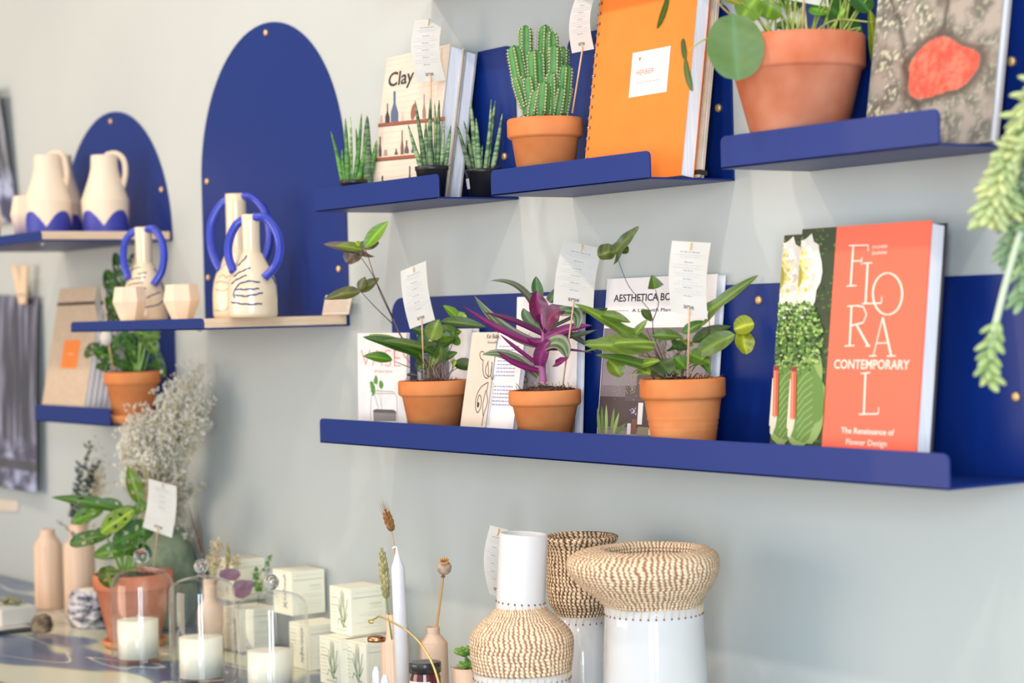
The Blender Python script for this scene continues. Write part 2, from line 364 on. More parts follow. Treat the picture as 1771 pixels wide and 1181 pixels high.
# ------------------------------------------------------------------ art: flat print on a sheet or cover, points given on the surface
_tc = {}
def text_mesh(s, bold=0):
    k = (s, bold)
    if k not in _tc:
        cu = bpy.data.curves.new('t', 'FONT'); cu.body = s; cu.resolution_u = 3; cu.offset = bold
        o = bpy.data.objects.new('t', cu); COL.objects.link(o); bpy.context.view_layer.update()
        me = bpy.data.meshes.new_from_object(o.evaluated_get(bpy.context.evaluated_depsgraph_get()))
        vs = [(v.co.x, v.co.y) for v in me.vertices]; fs = [tuple(p.vertices) for p in me.polygons]
        bpy.data.objects.remove(o); bpy.data.curves.remove(cu); bpy.data.meshes.remove(me)
        x0 = min(v[0] for v in vs); x1 = max(v[0] for v in vs)
        _tc[k] = ([((x - x0) / (x1 - x0), y / .72) for x, y in vs], fs)
    return _tc[k]
class Art:
    """2D print in (u,v) metres; F(u,v,off) puts it on the surface."""
    def __init__(s, F): s.F = F; s.m = MB(); s.k = 0; s.bounds = None
    def off(s): s.k += 1; return .00025 + s.k * .000003
    def poly(s, P, col, o=None):
        o = o or s.off(); n = len(P)
        if s.bounds: b = s.bounds; P = [(min(max(u, b[0]), b[2]), min(max(v, b[1]), b[3])) for u, v in P]
        s.m.add([s.F(u, v, o) for u, v in P], [tuple(range(n))], col)
    def rect(s, u0, v0, u1, v1, col, nu=1, nv=1):
        o = s.off()
        vs = [s.F(u0 + (u1 - u0) * i / nu, v0 + (v1 - v0) * j / nv, o) for j in range(nv + 1) for i in range(nu + 1)]
        s.m.add(vs, [(j * (nu + 1) + i, j * (nu + 1) + i + 1, (j + 1) * (nu + 1) + i + 1, (j + 1) * (nu + 1) + i) for j in range(nv) for i in range(nu)], col)
    def ell(s, u, v, a, b, col, n=20, rot=0, j=0):
        P = []
        for k in range(n):
            t = 2 * PI * k / n; q = 1 + j * noise.noise(Vector((u * 900 + math.cos(t) * 2, v * 900 + math.sin(t) * 2, 0)))
            x, y = a * q * math.cos(t), b * q * math.sin(t); P.append((u + x * math.cos(rot) - y * math.sin(rot), v + x * math.sin(rot) + y * math.cos(rot)))
        s.poly(P, col)
    def line(s, P, w, col):
        if s.bounds: b = s.bounds; P = [(min(max(u, b[0] + .001), b[2] - .001), min(max(v, b[1]), b[3])) for u, v in P]
        o = s.off(); n = len(P); vs = []
        for i, (x, y) in enumerate(P):
            a = P[max(i - 1, 0)]; b = P[min(i + 1, n - 1)]; dx, dy = b[0] - a[0], b[1] - a[1]; l = math.hypot(dx, dy) or 1
            ww = w[i] if hasattr(w, '__len__') else w
            vs += [s.F(x - dy / l * ww / 2, y + dx / l * ww / 2, o), s.F(x + dy / l * ww / 2, y - dx / l * ww / 2, o)]
        s.m.add(vs, [(2 * i, 2 * i + 1, 2 * i + 3, 2 * i + 2) for i in range(n - 1)], col)
    def ring(s, u, v, a, b, w, col, n=36, t0=0, t1=2 * PI):
        P = [(u + a * math.cos(t0 + (t1 - t0) * k / n), v + b * math.sin(t0 + (t1 - t0) * k / n)) for k in range(n + 1)]; s.line(P, w, col)
    def text(s, st, u, v, wd, h, col, bold=0, rot=0):       # (u,v) left baseline, width, cap height
        vs, fs = text_mesh(st, bold); o = s.off()
        P = []
        for a, b in vs:
            x, y = a * wd, b * h; P.append(s.F(u + x * math.cos(rot) - y * math.sin(rot), v + x * math.sin(rot) + y * math.cos(rot), o))
        s.m.add(P, fs, col)
    def build(s, name, parent, mt='ink'): return s.m.build(name, mt, parent) if s.m.v else None
def image(F, W, H, nu, nv, fn, off=.0002):
    m = MB(); vs = []; cs = []
    for j in range(nv + 1):
        for i in range(nu + 1): u, v = W * i / nu, H * j / nv; vs.append(F(u, v, off)); cs.append(fn(u / W, v / H))
    m.add(vs, [(j * (nu + 1) + i, j * (nu + 1) + i + 1, (j + 1) * (nu + 1) + i + 1, (j + 1) * (nu + 1) + i) for j in range(nv) for i in range(nu)], cs)
    return m
def mixc(a, b, t): t = max(0, min(1, t)); return tuple(x + (y - x) * t for x, y in zip(a, b))
def nz(x, y, z=0, oct=3): return noise.fractal(Vector((x, y, z)), 1, 2, oct)
# ------------------------------------------------------------------ books
class Book:
    """Stands on a shelf parallel to the wall and leans back. XL..XR, yf = front floor Y, lean in degrees, L = cover height, T = thickness"""
    def __init__(s, name, label, XL, XR, yf, zf, lean, L, T, cover, cat='book', group=None, spine=True, pages='pages', edge=.0016, inset=.003, back=None):
        a = math.radians(lean); s.up = Vector((0, math.sin(a), math.cos(a))); s.n = Vector((0, -math.cos(a), math.sin(a)))
        zf = zf + T * math.sin(a) * 0 + .0003
        s.O = Vector((XL, yf, zf + T * math.sin(a))); s.W = XR - XL; s.L = L; s.T = T
        s.root = thing(name, label, cat, s.O - s.n * T / 2 + Vector((s.W / 2, 0, 0)), group)
        ux = Vector((1, 0, 0))
        MB().frame_box(s.O, ux * s.W, s.up * L, -s.n * edge).build('front_cover', cover, s.root, bevel=.0004)
        MB().frame_box(s.O - s.n * (T - edge), ux * s.W, s.up * L, -s.n * edge).build('back_cover', back or cover, s.root, bevel=.0004)
        if spine: MB().frame_box(s.O - s.n * edge, ux * edge, s.up * L, -s.n * (T - 2 * edge)).build('spine', cover, s.root)
        MB().frame_box(s.O - s.n * edge + ux * (edge if spine else 0) + s.up * inset, ux * (s.W - (edge if spine else 0) - inset), s.up * (L - 2 * inset), -s.n * (T - 2 * edge)).build('page_block', pages, s.root)
    def F(s, u, v, o=.0003): return s.O + Vector((u, 0, 0)) + s.up * v + s.n * o
    def p(s, px, py):
        q = onP(px, py, s.O, s.n) - s.O; return (q.x, q.dot(s.up))
    def P(s, pts): return [s.p(*q) for q in pts]
    def ptext(s, art, st, px0, py0, px1, py1, hpx, col, bold=0):   # baseline from pixel to pixel
        a = s.p(px0, py0); b = s.p(px1, py1); c = s.p(px0, py0 - hpx); rot = math.atan2(b[1] - a[1], b[0] - a[0]) * 0
        art.text(st, a[0], (a[1] + b[1]) / 2, b[0] - a[0], c[1] - a[1], col, bold, rot)
    def pline(s, art, pts, wpx, col):
        P = s.P(pts); k = dep(s.O) / FPX; art.line(P, wpx * k, col)
# ------------------------------------------------------------------ books on the shelves
z4 = zoom(540, 0, 3.108); z5 = zoom(840, 0, 3.373); z6 = zoom(1120, 0, 2.7204); z7 = zoom(540, 370, 2.881)
z8 = zoom(800, 380, 2.953); z8b = zoom(540, 480, 3.808); zf = zoom(1280, 360, 2.3625); za = zoom(0, 380, 3.108); za2 = zoom(70, 420, 3.4728)
ZB, ZC, ZD, ZE = ZU + .003 + T, ZU - .002 + T, ZU + T, ZL + T
# pottery book
b = Book('hardback_book', 'cream pottery book with black title and pictured vases behind the snake plants', -2.67, -2.492, -.092, ZB, 9.5, .230, .026, 'beige_card', edge=.002, group=None)
a = Art(b.F); Wb, Lb = b.W, b.L
for k in range(26):
    v = Lb * (k + .5) / 26; a.rect(.002, v - .0006, Wb - .002, v - .0002, (212, 196, 186))
b.ptext(a, 'Clay', *z4(407, 462), *z4(543, 445), 24, (42, 48, 46), .018)
def zz(f, pts): return [f(*q) for q in pts]
for (x0, y0, x1, y1, w) in ((355, 672, 715, 636, 5.5), (335, 858, 700, 826, 5.5), (325, 1030, 690, 1005, 5)):
    b.pline(a, [z4(x0, y0), z4(x1, y1)], w, (150, 86, 62))
    b.pline(a, [z4(x0, y0 + 10), z4(x1, y1 + 10)], 1.5, (110, 62, 48))
def bottle(art, bk, f, x, yb, yt, wb, wn, col):
    h = yb - yt; P = [(-wb, 0), (-wb, -.3 * h), (-wn, -.6 * h), (-wn, -h), (wn, -h), (wn, -.6 * h), (wb, -.3 * h), (wb, 0)]
    art.poly(bk.P([f(x + p, yb + q) for p, q in P]), col)
bottle(a, b, z4, 405, 660, 556, 12, 3, (58, 52, 60)); bottle(a, b, z4, 443, 655, 490, 20, 6, (88, 98, 128)); bottle(a, b, z4, 485, 648, 600, 8, 3, (200, 178, 170))
u, v = b.p(*z4(545, 600)); a.ell(u, v, .0075, .0125, (150, 92, 76)); bottle(a, b, z4, 602, 636, 505, 9, 2, (150, 120, 105)); bottle(a, b, z4, 372, 656, 620, 8, 5, (185, 160, 150))
for x, y0, y1, wb, wn, c in ((366, 842, 735, 7, 3, (90, 66, 60)), (395, 838, 806, 11, 8, (170, 140, 130)), (452, 832, 800, 9, 4, (105, 80, 78)), (484, 830, 700, 8, 3, (120, 84, 70)), (508, 825, 755, 12, 4, (98, 82, 84)), (545, 822, 780, 12, 7, (84, 92, 108)), (378, 1010, 945, 8, 4, (60, 50, 50)), (525, 1000, 893, 8, 4, (110, 92, 96)), (580, 995, 950, 10, 5, (130, 96, 80))):
    bottle(a, b, z4, x, y0, y1, wb, wn, c)
a.build('cover_picture', b.root)
Book('hardback_book', 'second pale grey hardback behind the pottery book, only its page block showing', -2.668, -2.489, -.065, ZB, 9.5, .224, .0215, 'grey_card', edge=.002)
# orange notebook, kraft notebook behind it
b = Book('spiral_notebook', 'large orange spiral-bound notebook with a white title label', -2.146, -1.942, -.078, ZC, 8.5, .262, .021, 'orange', cat='notebook', spine=False, edge=.0008, inset=.001)
a = Art(b.F)
q = [z5(857, 310), z5(1080, 268), z5(1055, 535), z5(837, 570)]; P = b.P(q)
u0 = (P[0][0] + P[3][0]) / 2; u1 = (P[1][0] + P[2][0]) / 2; v0 = (P[2][1] + P[3][1]) / 2; v1 = (P[0][1] + P[1][1]) / 2; O_ = (238, 128, 70)
a.rect(u0, v0, u1, v1, (248, 240, 236)); dw, dv = u1 - u0, v1 - v0
for vv in (.03, .97): a.rect(u0 + .03 * dw, v0 + vv * dv - .0002, u0 + .97 * dw, v0 + vv * dv + .0002, O_)
for uu in (.03, .97): a.rect(u0 + uu * dw - .0002, v0 + .03 * dv, u0 + uu * dw + .0002, v0 + .97 * dv, O_)
for vv in (.70, .39): a.rect(u0 + .15 * dw, v0 + vv * dv - .00025, u0 + .85 * dw, v0 + vv * dv + .00025, (240, 170, 140))
a.text('HERBIER', u0 + .15 * dw, v0 + .475 * dv, .47 * dw, .115 * dv, (228, 100, 56), .012)
a.ell(u0 + .21 * dw, v0 + .83 * dv, .0018, .0026, O_); a.ell(u0 + .21 * dw - .0015, v0 + .86 * dv, .0016, .0008, O_, rot=.5); a.ell(u0 + .21 * dw + .0015, v0 + .86 * dv, .0016, .0008, O_, rot=-.5)
for k in range(24): a.rect(u0 + (.16 + k * .026) * dw, v0 + .285 * dv, u0 + (.16 + k * .026 + (.02 if k % 4 else .012)) * dw, v0 + .31 * dv, (240, 150, 116))
a.build('title_label', b.root)
a = Art(b.F)
for s_ in range(18): a.rect(.0035, .006 + s_ * .01405, .0065, .0105 + s_ * .01405, (120, 62, 22))
a.build('binding_holes', b.root)
m = MB()
for k in range(18):
    for e in (0, .0022):
        c = b.F(.001, .0075 + k * .01405 + e - .001, -.0106)
        m.tube([c + Vector((math.cos(t) * .0062, 0, 0)) + b.n * math.sin(t) * .0118 for t in [PI * 2 * i / 20 for i in range(21)]], .00055, 6)
m.build('spiral_binding', 'steel', b.root)
b = Book('kraft_notebook', 'kraft card notebook peeking out behind the orange spiral notebook', -2.172, -1.938, -.052, ZC, 8.5, .275, .008, 'kraft', cat='notebook')
m = MB(); 
for v in (.262, .004): m.frame_box(b.F(-.001, v - (.0 if v < .1 else .0), .0006), Vector((b.W + .002, 0, 0)), b.up * .006, -b.n * .0125)
m.build('elastic_band', 'elastic', b.root)
# stone cover book
b = Book('photo_book', 'shiny grey photo book with a red stone among rocks on its cover', -1.641, -1.4545, -.063, ZD, 9.6, .285, .014, 'grey_card', edge=.0022)
cu, cv = b.p(1627, 118)
def stone(u, v):
    x, y = u * b.W, v * b.L; dx, dy = (x - cu) / .0505, (y - cv) / .0315
    n = nz(x * 42, y * 42, 3, 4); n2 = nz(x * 18, y * 18, 8, 3); f = nz(x * 150, y * 150, 5, 4)
    c = mixc((170, 156, 142), (112, 106, 96), .5 + n * 1.3); c = mixc(c, (118, 130, 112), max(0, .3 + n2 - u) * .9)
    if f > .12 and n > -.1: c = mixc(c, (206, 204, 172), min(1, (f - .12) * 7) * (.9 if u < .45 else .5))
    e1 = abs((x - .045) * 1.1 + (y - .12) * .5 + n2 * .01); e2 = abs((x - .115) - (y - .2) * .3 + n2 * .02)
    if y > cv: c = mixc(c, (62, 56, 50), max(0, 1 - e2 / .008) * .8)
    c = mixc(c, (62, 56, 50), max(0, 1 - e1 / .007) * .7)
    an = math.atan2(dy, dx); R = 1 + .10 * math.cos(3 * an + .5) + .05 * math.sin(5 * an) ; d = math.hypot(dx, dy) / R
    c = mixc(c, (84, 70, 60), max(0, 1 - abs(d - 1.1) / .28) * .85)
    if d < 1: c = mixc((240, 78, 58), (250, 116, 92), .5 + f + n)
    return c
image(b.F, b.W, b.L, 90, 130, stone).build('cover_picture', 'gloss_print', b.root)
# coral book, two copies
VEG = {}
def floral(book, full=True):
    global VEG
    a = Art(book.F)
    if 'p' not in VEG: VEG['p'] = book.p
    p = VEG['p']; PP = lambda pts: [p(*zf(*q)) for q in pts]
    ub = (p(*zf(393, 72))[0] + p(*zf(338, 970))[0]) / 2
    a.rect(.0003, .0003, ub, book.L - .0003, (48, 62, 34), 1, 1)
    rnd = random.Random(4); k = .0006; a.bounds = (.0003, .0003, ub, book.L - .0003)
    def E(x, y, rx, ry, c, rot=0, j=.3, n=10): u, v = p(*zf(x, y)); a.ell(u, v, rx * k, ry * k * .46, c, n, rot, j)
    for i in range(260): E(rnd.uniform(190, 400), rnd.uniform(85, 960), rnd.uniform(2, 6), rnd.uniform(3, 8), rnd.choice([(70, 96, 40), (96, 122, 60), (40, 58, 30), (84, 110, 52)]))
    E(256, 265, 52, 168, (226, 218, 206), 0, .5, 26)
    for i in range(60): t = rnd.uniform(-1.5, 1.5); r_ = rnd.uniform(.55, 1); E(245 + 62 * r_ * math.cos(t), 268 + 130 * r_ * math.sin(t), 9, 16, rnd.choice([(244, 238, 230), (214, 200, 184), (236, 222, 196)]))
    for i in range(50): E(250 + rnd.gauss(0, 16), 262 + rnd.gauss(0, 55), 6, 9, rnd.choice([(222, 206, 120), (200, 186, 90), (236, 222, 160)]))
    E(238, 280, 15, 52, (160, 150, 44)); 
    E(262, 800, 70, 180, (140, 164, 90), 0, .4, 28); E(258, 800, 60, 160, (98, 132, 56), 0, .4, 28)
    for i in range(9): y = 670 + i * 30; P_ = PP([(235, y + 60), (262, y + 20), (300, y - 10)]); a.line(P_, .0010, (156, 178, 106))
    a.line(PP([(195, 700), (190, 900)]), .006, (224, 214, 190)); E(205, 850, 16, 90, (214, 206, 180))
    for i in range(330): x = rnd.uniform(188, 345); y = rnd.uniform(395, 670); d = math.hypot((x - 262) / 84, (y - 530) / 145); 
    rnd.seed(9)
    for i in range(420):
        t = rnd.uniform(0, 2 * PI); r_ = math.sqrt(rnd.random()); E(258 + 80 * r_ * math.cos(t), 530 + 150 * r_ * math.sin(t), rnd.uniform(3, 7), rnd.uniform(4, 9), rnd.choice([(92, 130, 50), (130, 166, 74), (70, 104, 40), (160, 190, 100), (48, 72, 32)]))
    a.line(PP([(226, 655), (222, 860)]), .0085, (228, 84, 60)); a.line(PP([(222, 655), (219, 860)]), .002, (250, 150, 120)); a.line(PP([(228, 648), (228, 668)]), .009, (130, 52, 44))
    a.build('cover_photo', book.root)
    a = Art(book.F); Wt = (255, 226, 208)
    a.rect(ub, .0002, book.W - .0002, book.L - .0002, (250, 106, 78))
    def L(pts, w=1.5): a.line(PP(pts), w * .00068, Wt)
    # tall serif letters
    L([(463, 153), (452, 316)], 4); L([(446, 153), (526, 151)], 2.2); L([(524, 151), (523, 176)], 2); L([(458, 216), (498, 215)], 2); L([(498, 200), (497, 232)], 1.6); L([(436, 318), (476, 316)], 2)
    L([(522, 224), (513, 388)], 4); L([(504, 225), (540, 223)], 2); L([(498, 390), (578, 388)], 2.2); L([(578, 388), (580, 360)], 1.8)
    u, v = p(*zf(603, 350)); 
    E_ = PP([(603 + 60 * math.cos(t), 350 + 85 * math.sin(t)) for t in [2 * PI * i / 40 for i in range(41)]]); a.line(E_, [(.0011 + .0016 * abs(math.cos(2 * PI * i / 40))) for i in range(41)], Wt)
    L([(456, 400), (448, 562)], 4); L([(438, 401), (478, 398)], 2); L([(428, 563), (468, 561)], 2); L([(478, 398), (505, 404), (517, 435), (503, 468), (454, 480)], 2.6); L([(478, 480), (524, 562)], 4); L([(512, 564), (532, 562)], 2)
    L([(583, 446), (545, 603)], 2); L([(583, 446), (618, 603)], 4); L([(558, 552), (606, 550)], 1.8); L([(528, 604), (558, 603)], 2); L([(600, 605), (636, 603)], 2)
    L([(513, 673), (506, 840)], 4); L([(494, 675), (532, 672)], 2); L([(486, 842), (565, 840)], 2.2); L([(565, 840), (567, 812)], 1.8)
    def TX(s, x0, y0, x1, h, b_=0): A_ = p(*zf(x0, y0)); B_ = p(*zf(x1, y0)); H_ = p(*zf(x0, y0 - h)); a.text(s, A_[0], A_[1], B_[0] - A_[0], H_[1] - A_[1], Wt, b_)
    TX('CONTEMPORARY', 384, 655, 692, 38, .012); TX('OLIVIER', 540, 165, 603, 12, .01); TX('DUPON', 540, 190, 598, 12, .01)
    TX('The Renaissance of', 413, 918, 630, 24, .016); TX('Flower Design', 433, 965, 600, 24, .016)
    a.build('cover_title', book.root)
GB = 'two copies of the coral floral book'
b = Book('hardback_book', 'tall coral red hardback with thin white capital letters and a vegetable photo strip', -1.744, -1.541, -.096, ZE, 7.2, .280, .026, 'coral', edge=.002, back='dark_card', spine=False); floral(b)
b = Book('hardback_book', 'second copy of the coral book, only its vegetable photo edge showing behind the first', -1.806, -1.603, -.067, ZE, 7.2, .276, .024, 'coral', edge=.002, back='dark_card', spine=False); floral(b)
# botanical book
b = Book('hardback_book', 'white and plum-grey botanical book standing behind the right terracotta pot', -2.176, -1.948, -.0440, ZE, 6.6, .2345, .015, 'white_card', edge=.0018)
a = Art(b.F); vb = b.p(*z8(900, 552))[1]
a.rect(.0015, .0004, b.W - .0004, vb, (118, 104, 106))
for (u0, v0, u1, v1, c) in ((0, .035, .9, .075, (72, 58, 60)), (0, .0, .9, .03, (134, 120, 122)), (.25, .07, .75, .12, (88, 74, 76)), (.02, .09, .35, .14, (136, 122, 130)), (.6, .10, .95, .16, (150, 140, 146))):
    a.rect(max(.002, u0 * b.W), max(v0, .001), u1 * b.W, v1, c)
b.ptext(a, 'AESTHETICA BOTANICA', *z8(772, 416), *z8(1222, 408), 12.5, (52, 44, 52), .018)
b.ptext(a, 'A Life with Plants', *z8(865, 471), *z8(1085, 467), 6, (60, 50, 56), .01)
b.pline(a, [z8(735, 465), z8(850, 464)], .8, (170, 90, 100)); b.pline(a, [z8(1100, 466), z8(1235, 463)], .8, (170, 90, 100))
def blade(x0, y0, x1, y1, w, c): P0, P1 = b.p(*z8(x0, y0)), b.p(*z8(x1, y1)); k = dep(b.O) / FPX / 2.953; a.line([tuple(P0[i] + (P1[i] - P0[i]) * t for i in (0, 1)) for t in (0, .3, .6, .85, 1)], [w * k * q for q in (.4, 1, .9, .5, .05)], c)
for x0, x1, y1, c in ((700, 690, 960, (120, 150, 80)), (715, 712, 950, (96, 130, 64)), (735, 735, 945, (150, 176, 104)), (760, 775, 960, (110, 140, 74)), (770, 800, 985, (140, 166, 92)), (785, 835, 1040, (90, 120, 60))): blade(x0, 1092, x1, y1, 26, c)
rnd = random.Random(3)
for i in range(60): u, v = b.p(*z8(rnd.gauss(800, 22), rnd.gauss(840, 32))); a.ell(u, v, .0012, .0008, (120, 140, 116), 6)
for i in range(60): u, v = b.p(*z8(rnd.gauss(875, 16), rnd.gauss(830, 45))); a.ell(u, v, .0012, .0008, (150, 160, 120), 6)
a.rect(*b.p(*z8(893, 1045)), *b.p(*z8(925, 935)), (226, 218, 214)); a.rect(*b.p(*z8(862, 1092)), *b.p(*z8(892, 1020)), (120, 74, 62)); a.rect(*b.p(*z8(840, 1096)), *b.p(*z8(862, 1040)), (214, 206, 202)); a.rect(*b.p(*z8(895, 1100)), *b.p(*z8(960, 1060)), (136, 128, 100)); a.rect(*b.p(*z8(950, 1100)), *b.p(*z8(975, 1072)), (222, 210, 200))
for i in range(30): u, v = b.p(*z8(rnd.gauss(876, 9), rnd.gauss(980, 11))); a.ell(u, v, .0012, .0008, rnd.choice([(196, 180, 214), (150, 120, 160)]), 6)
a.build('cover_picture', b.root)
# pale book behind the purple plant
b = Book('hardback_book', 'plain pale grey book behind the purple striped plant', -2.382, -2.235, -.035, ZE, 3.4, .214, .014, 'white_card', edge=.0016)
a = Art(b.F); a.rect(.002, .0005, b.W - .0004, .07, (196, 190, 192)); a.rect(.1, .02, .135, .06, (150, 146, 152)); a.text('B', .02, .09, .012, .02, (150, 150, 158)); a.build('cover_print', b.root)
# narrow booklets
b = Book('booklet', 'narrow beige booklet with a black line drawing between the first two terracotta pots', -2.436, -2.372, -.096, ZE, 10.8, .167, .006, 'beige_card', edge=.0008)
a = Art(b.F); K_ = (62, 44, 38)
b.ptext(a, 'Ker Bulan', *z8(124, 606), *z8(186, 606), 8, (90, 80, 76), .01); b.ptext(a, 'Sensuelle', *z8(128, 632), *z8(176, 632), 5, (110, 100, 96))
def sw(pts, w=1.6): b.pline(a, [(q.x, q.y) for q in spline([Vector((*z8(*p_), 0)) for p_ in pts], 6)], w, K_)
sw([(105, 718), (92, 705), (90, 680), (104, 672), (112, 685)]); sw([(106, 715), (104, 760), (112, 800), (130, 808), (133, 770), (130, 730)]); sw([(133, 720), (118, 760), (122, 790), (140, 800), (150, 760), (150, 725)]); sw([(152, 730), (145, 790), (152, 815), (165, 790)])
sw([(130, 830), (95, 855), (72, 900), (66, 950), (76, 985), (92, 960), (96, 915), (86, 895), (76, 930), (80, 952)]); sw([(132, 830), (124, 880), (128, 930), (110, 990), (98, 1052)]); sw([(120, 870), (104, 940), (105, 1000)]); sw([(160, 830), (150, 900), (130, 1050)], 1.0)
u, v = b.p(*z8(80, 945)); a.ell(u, v, .003, .004, K_)
a.build('line_drawing', b.root)
b = Book('booklet', 'white booklet printed with small blue-grey text beside the beige booklet', -2.371, -2.306, -.094, ZE, 10.8, .166, .008, 'white_card', edge=.0008)
a = Art(b.F); rnd = random.Random(5)
for k in range(17):
    if k in (3, 9, 10): continue
    u = .006; v = .145 - k * .0052
    while u < .05: w_ = rnd.uniform(.003, .008); a.rect(u, v, min(u + w_, .055), v + .0016, (150, 150, 190)); u += w_ + .0016
a.build('text_lines', b.root)
# vase book and dark book behind it
b = Book('magazine', 'white paperback with thin red capital letters at the left end of the long shelf', -2.732, -2.588, -.086, ZE, 1.2, .166, .006, 'white_card', edge=.0006)
a = Art(b.F); Rd = (226, 92, 84)
b.ptext(a, 'VASES', *z8b(322, 583), *z8b(640, 590), 31, Rd, -.028)
b.ptext(a, '50 objets fleuris', *z8b(410, 624), *z8b(528, 624), 4, (236, 130, 120))
fr = [(385, 945), (387, 800), (400, 750), (420, 745), (535, 752), (558, 785), (562, 945)]; b.pline(a, zz(z8b, fr), .8, (60, 60, 58)); b.pline(a, zz(z8b, [(400, 762), (540, 764)]), .7, (60, 60, 58))
a.poly(b.P(zz(z8b, [(405, 945), (402, 875), (420, 865), (540, 872), (555, 885), (553, 945)])), (140, 134, 130)); a.poly(b.P(zz(z8b, [(404, 888), (402, 872), (425, 866), (535, 870), (555, 884), (553, 894)])), (92, 88, 84))
for sx, sy, ex, ey in ((420, 675, 460, 865), (400, 735, 440, 862), (455, 705, 458, 865), (392, 705, 435, 860)): b.pline(a, [z8b(sx, sy), z8b(ex, ey)], .6, (130, 150, 90))
for x, y, r_ in ((420, 675, 17), (455, 703, 16), (400, 738, 19), (392, 705, 15)):
    u, v = b.p(*z8b(x, y)); a.ell(u, v, r_ * .00036, r_ * .00042, (86, 140, 56), 14, 0, .5)
a.build('cover_picture', b.root)
b = Book('hardback_book', 'blue-grey picture book partly hidden between the vase paperback and the first terracotta pot', -2.652, -2.50, -.026, ZE, 1.0, .170, .014, 'white_card')
a = Art(b.F); a.rect(.01, .02, .09, .15, (120, 130, 150)); a.rect(.01, .158, .1, .161, (214, 80, 74)); a.build('cover_picture', b.root)
# kraft notebooks on the lower left shelf
for k in range(6):
    b = Book('kraft_notebook', 'kraft notebook with orange label and black elastics, frontmost on the lower left shelf' if k == 0 else 'kraft notebook behind the orange-labelled one on the lower left shelf', -3.915, -3.70, -.1345 + k * .01135, ZL + T, 11, .268, .0108, 'kraft', cat='notebook', group=None if k == 0 else 'kraft notebooks banded behind the front one', edge=.001)
    m = MB()
    for v in (.013, .232): m.frame_box(b.F(-.0006, v, .0002), Vector((b.W + .0012, 0, 0)), b.up * .006, -b.n * .0111)
    m.build('elastic_band', 'elastic', b.root)
    if k == 0:
        a = Art(b.F); P = b.P(zz(za, [(347, 648), (435, 645), (410, 800), (325, 798)])); a.rect(P[3][0], P[3][1], P[1][0], P[1][1], (250, 138, 54))
        um = (P[3][0] + P[1][0]) / 2; vm = (P[3][1] + P[1][1]) / 2; a.rect(um - .014, vm - .001, um + .014, vm + .001, (252, 196, 150)); a.build('orange_label', b.root)
# small card on the tall arch
b = Vector((0, 0, 0)); P0 = onY(555, 545, -.022); P1 = onY(601, 541, -.022); zt = ZA2 + .0005; h_ = .034
m = MB(); n_ = Vector((0, -.97, .24)); up_ = Vector((0, .24, .97)); O = Vector((P0.x, -.020, zt + .0004)); W_ = P1.x - P0.x
m.frame_box(O, Vector((W_, 0, 0)), up_ * h_, -n_ * .0006)
t = thing('price_card', 'small cream text card leaning at the right end of the tall arched shelf', 'card', O); m.build('card', 'beige_card', t)
a = Art(lambda u, v, o: O + Vector((u, 0, 0)) + up_ * v + n_ * o)
for k in range(7): a.rect(.004, .006 + k * .004, W_ - .004 - (k % 3) * .004, .0068 + k * .004, (150, 136, 128))
a.build('text_lines', t)
# ------------------------------------------------------------------ paper care tags on sticks
def care_tag(label, C4, d, stick, bow=.012, word=True, nlines=13, dz=0, seed=0, gap=None, stickd=None, lean=0.0):
    TL, TR, BR, BL = [at(x, y, d) for x, y in C4]; BL = BL - FWD * lean; BR = BR - FWD * lean
    def F(u, v, o=0):       # u,v in 0..1, v up
        p = (BL * (1 - u) + BR * u) * (1 - v) + (TL * (1 - u) + TR * u) * v
        return p + (RIGHT * -.75 - FWD * .55) * bow * math.sin(PI * v) - FWD * o
    t = thing('care_tag', label, 'tag', at(*stick[-1], stickd or d + .004))
    m = MB(); nu, nv = 4, 14
    vs = [F(i / nu, j / nv) for j in range(nv + 1) for i in range(nu + 1)] + [F(i / nu, j / nv) + FWD * .0003 for j in range(nv + 1) for i in range(nu + 1)]
    w_ = nu + 1; K = w_ * (nv + 1); fs = []
    for j in range(nv):
        for i in range(nu): q = (j * w_ + i, j * w_ + i + 1, (j + 1) * w_ + i + 1, (j + 1) * w_ + i); fs += [q, tuple(K + x for x in q[::-1])]
    for j in range(nv): fs += [(j * w_, (j + 1) * w_, K + (j + 1) * w_, K + j * w_), (j * w_ + nu, K + j * w_ + nu, K + (j + 1) * w_ + nu, (j + 1) * w_ + nu)]
    m.add(vs, fs, smooth=False); m.build('paper', 'paper', t)
    a = Art(F); rnd = random.Random(seed)
    a.off = lambda: .0005
    rows = [(.86, .5, 1.5), (.82, .72, 1), (.79, .5, 1)]
    v = .72
    for k in range(nlines):
        head = k % 3 == 0
        rows.append((v, .24 if head else rnd.uniform(.55, .86), 1.5 if head else 1)); v -= .038
        if v < .2: break
    for v, wd, th in rows:
        u = .5 - wd / 2
        while u < .5 + wd / 2: w = rnd.uniform(.04, .11); a.rect(u, v - .004 * th, min(u + w, .5 + wd / 2), v + .004 * th, (196, 192, 192) if th == 1 else (160, 156, 158)); u += w + .025
    if word: a.text('ame', .36, .09, .28, .07, (72, 68, 72), .01)
    a.build('printed_text', t)
    s0, s1 = stick; top = F(.5, .93) + FWD * .001; bot = at(*s1, stickd or d + .004)
    e = at(*s0, (d + (stickd or d + .004)) / 2) if gap else None
    pts = [F(.5, .985) - FWD * .0018, F(.5, .93) - FWD * .0018, F(.5, .86) + FWD * .0022] + [F(.5, v) + FWD * .0022 for v in (.6, .35)] + [F(.5, .12) + FWD * .001, F(.5, .085) - FWD * .0018, F(.5, .04) - FWD * .0018, bot]
    MB().tube(pts, .0012, 8).build('stick', 'stick', t)
    return t
d_ = dep((-2.52, -.113, .2))
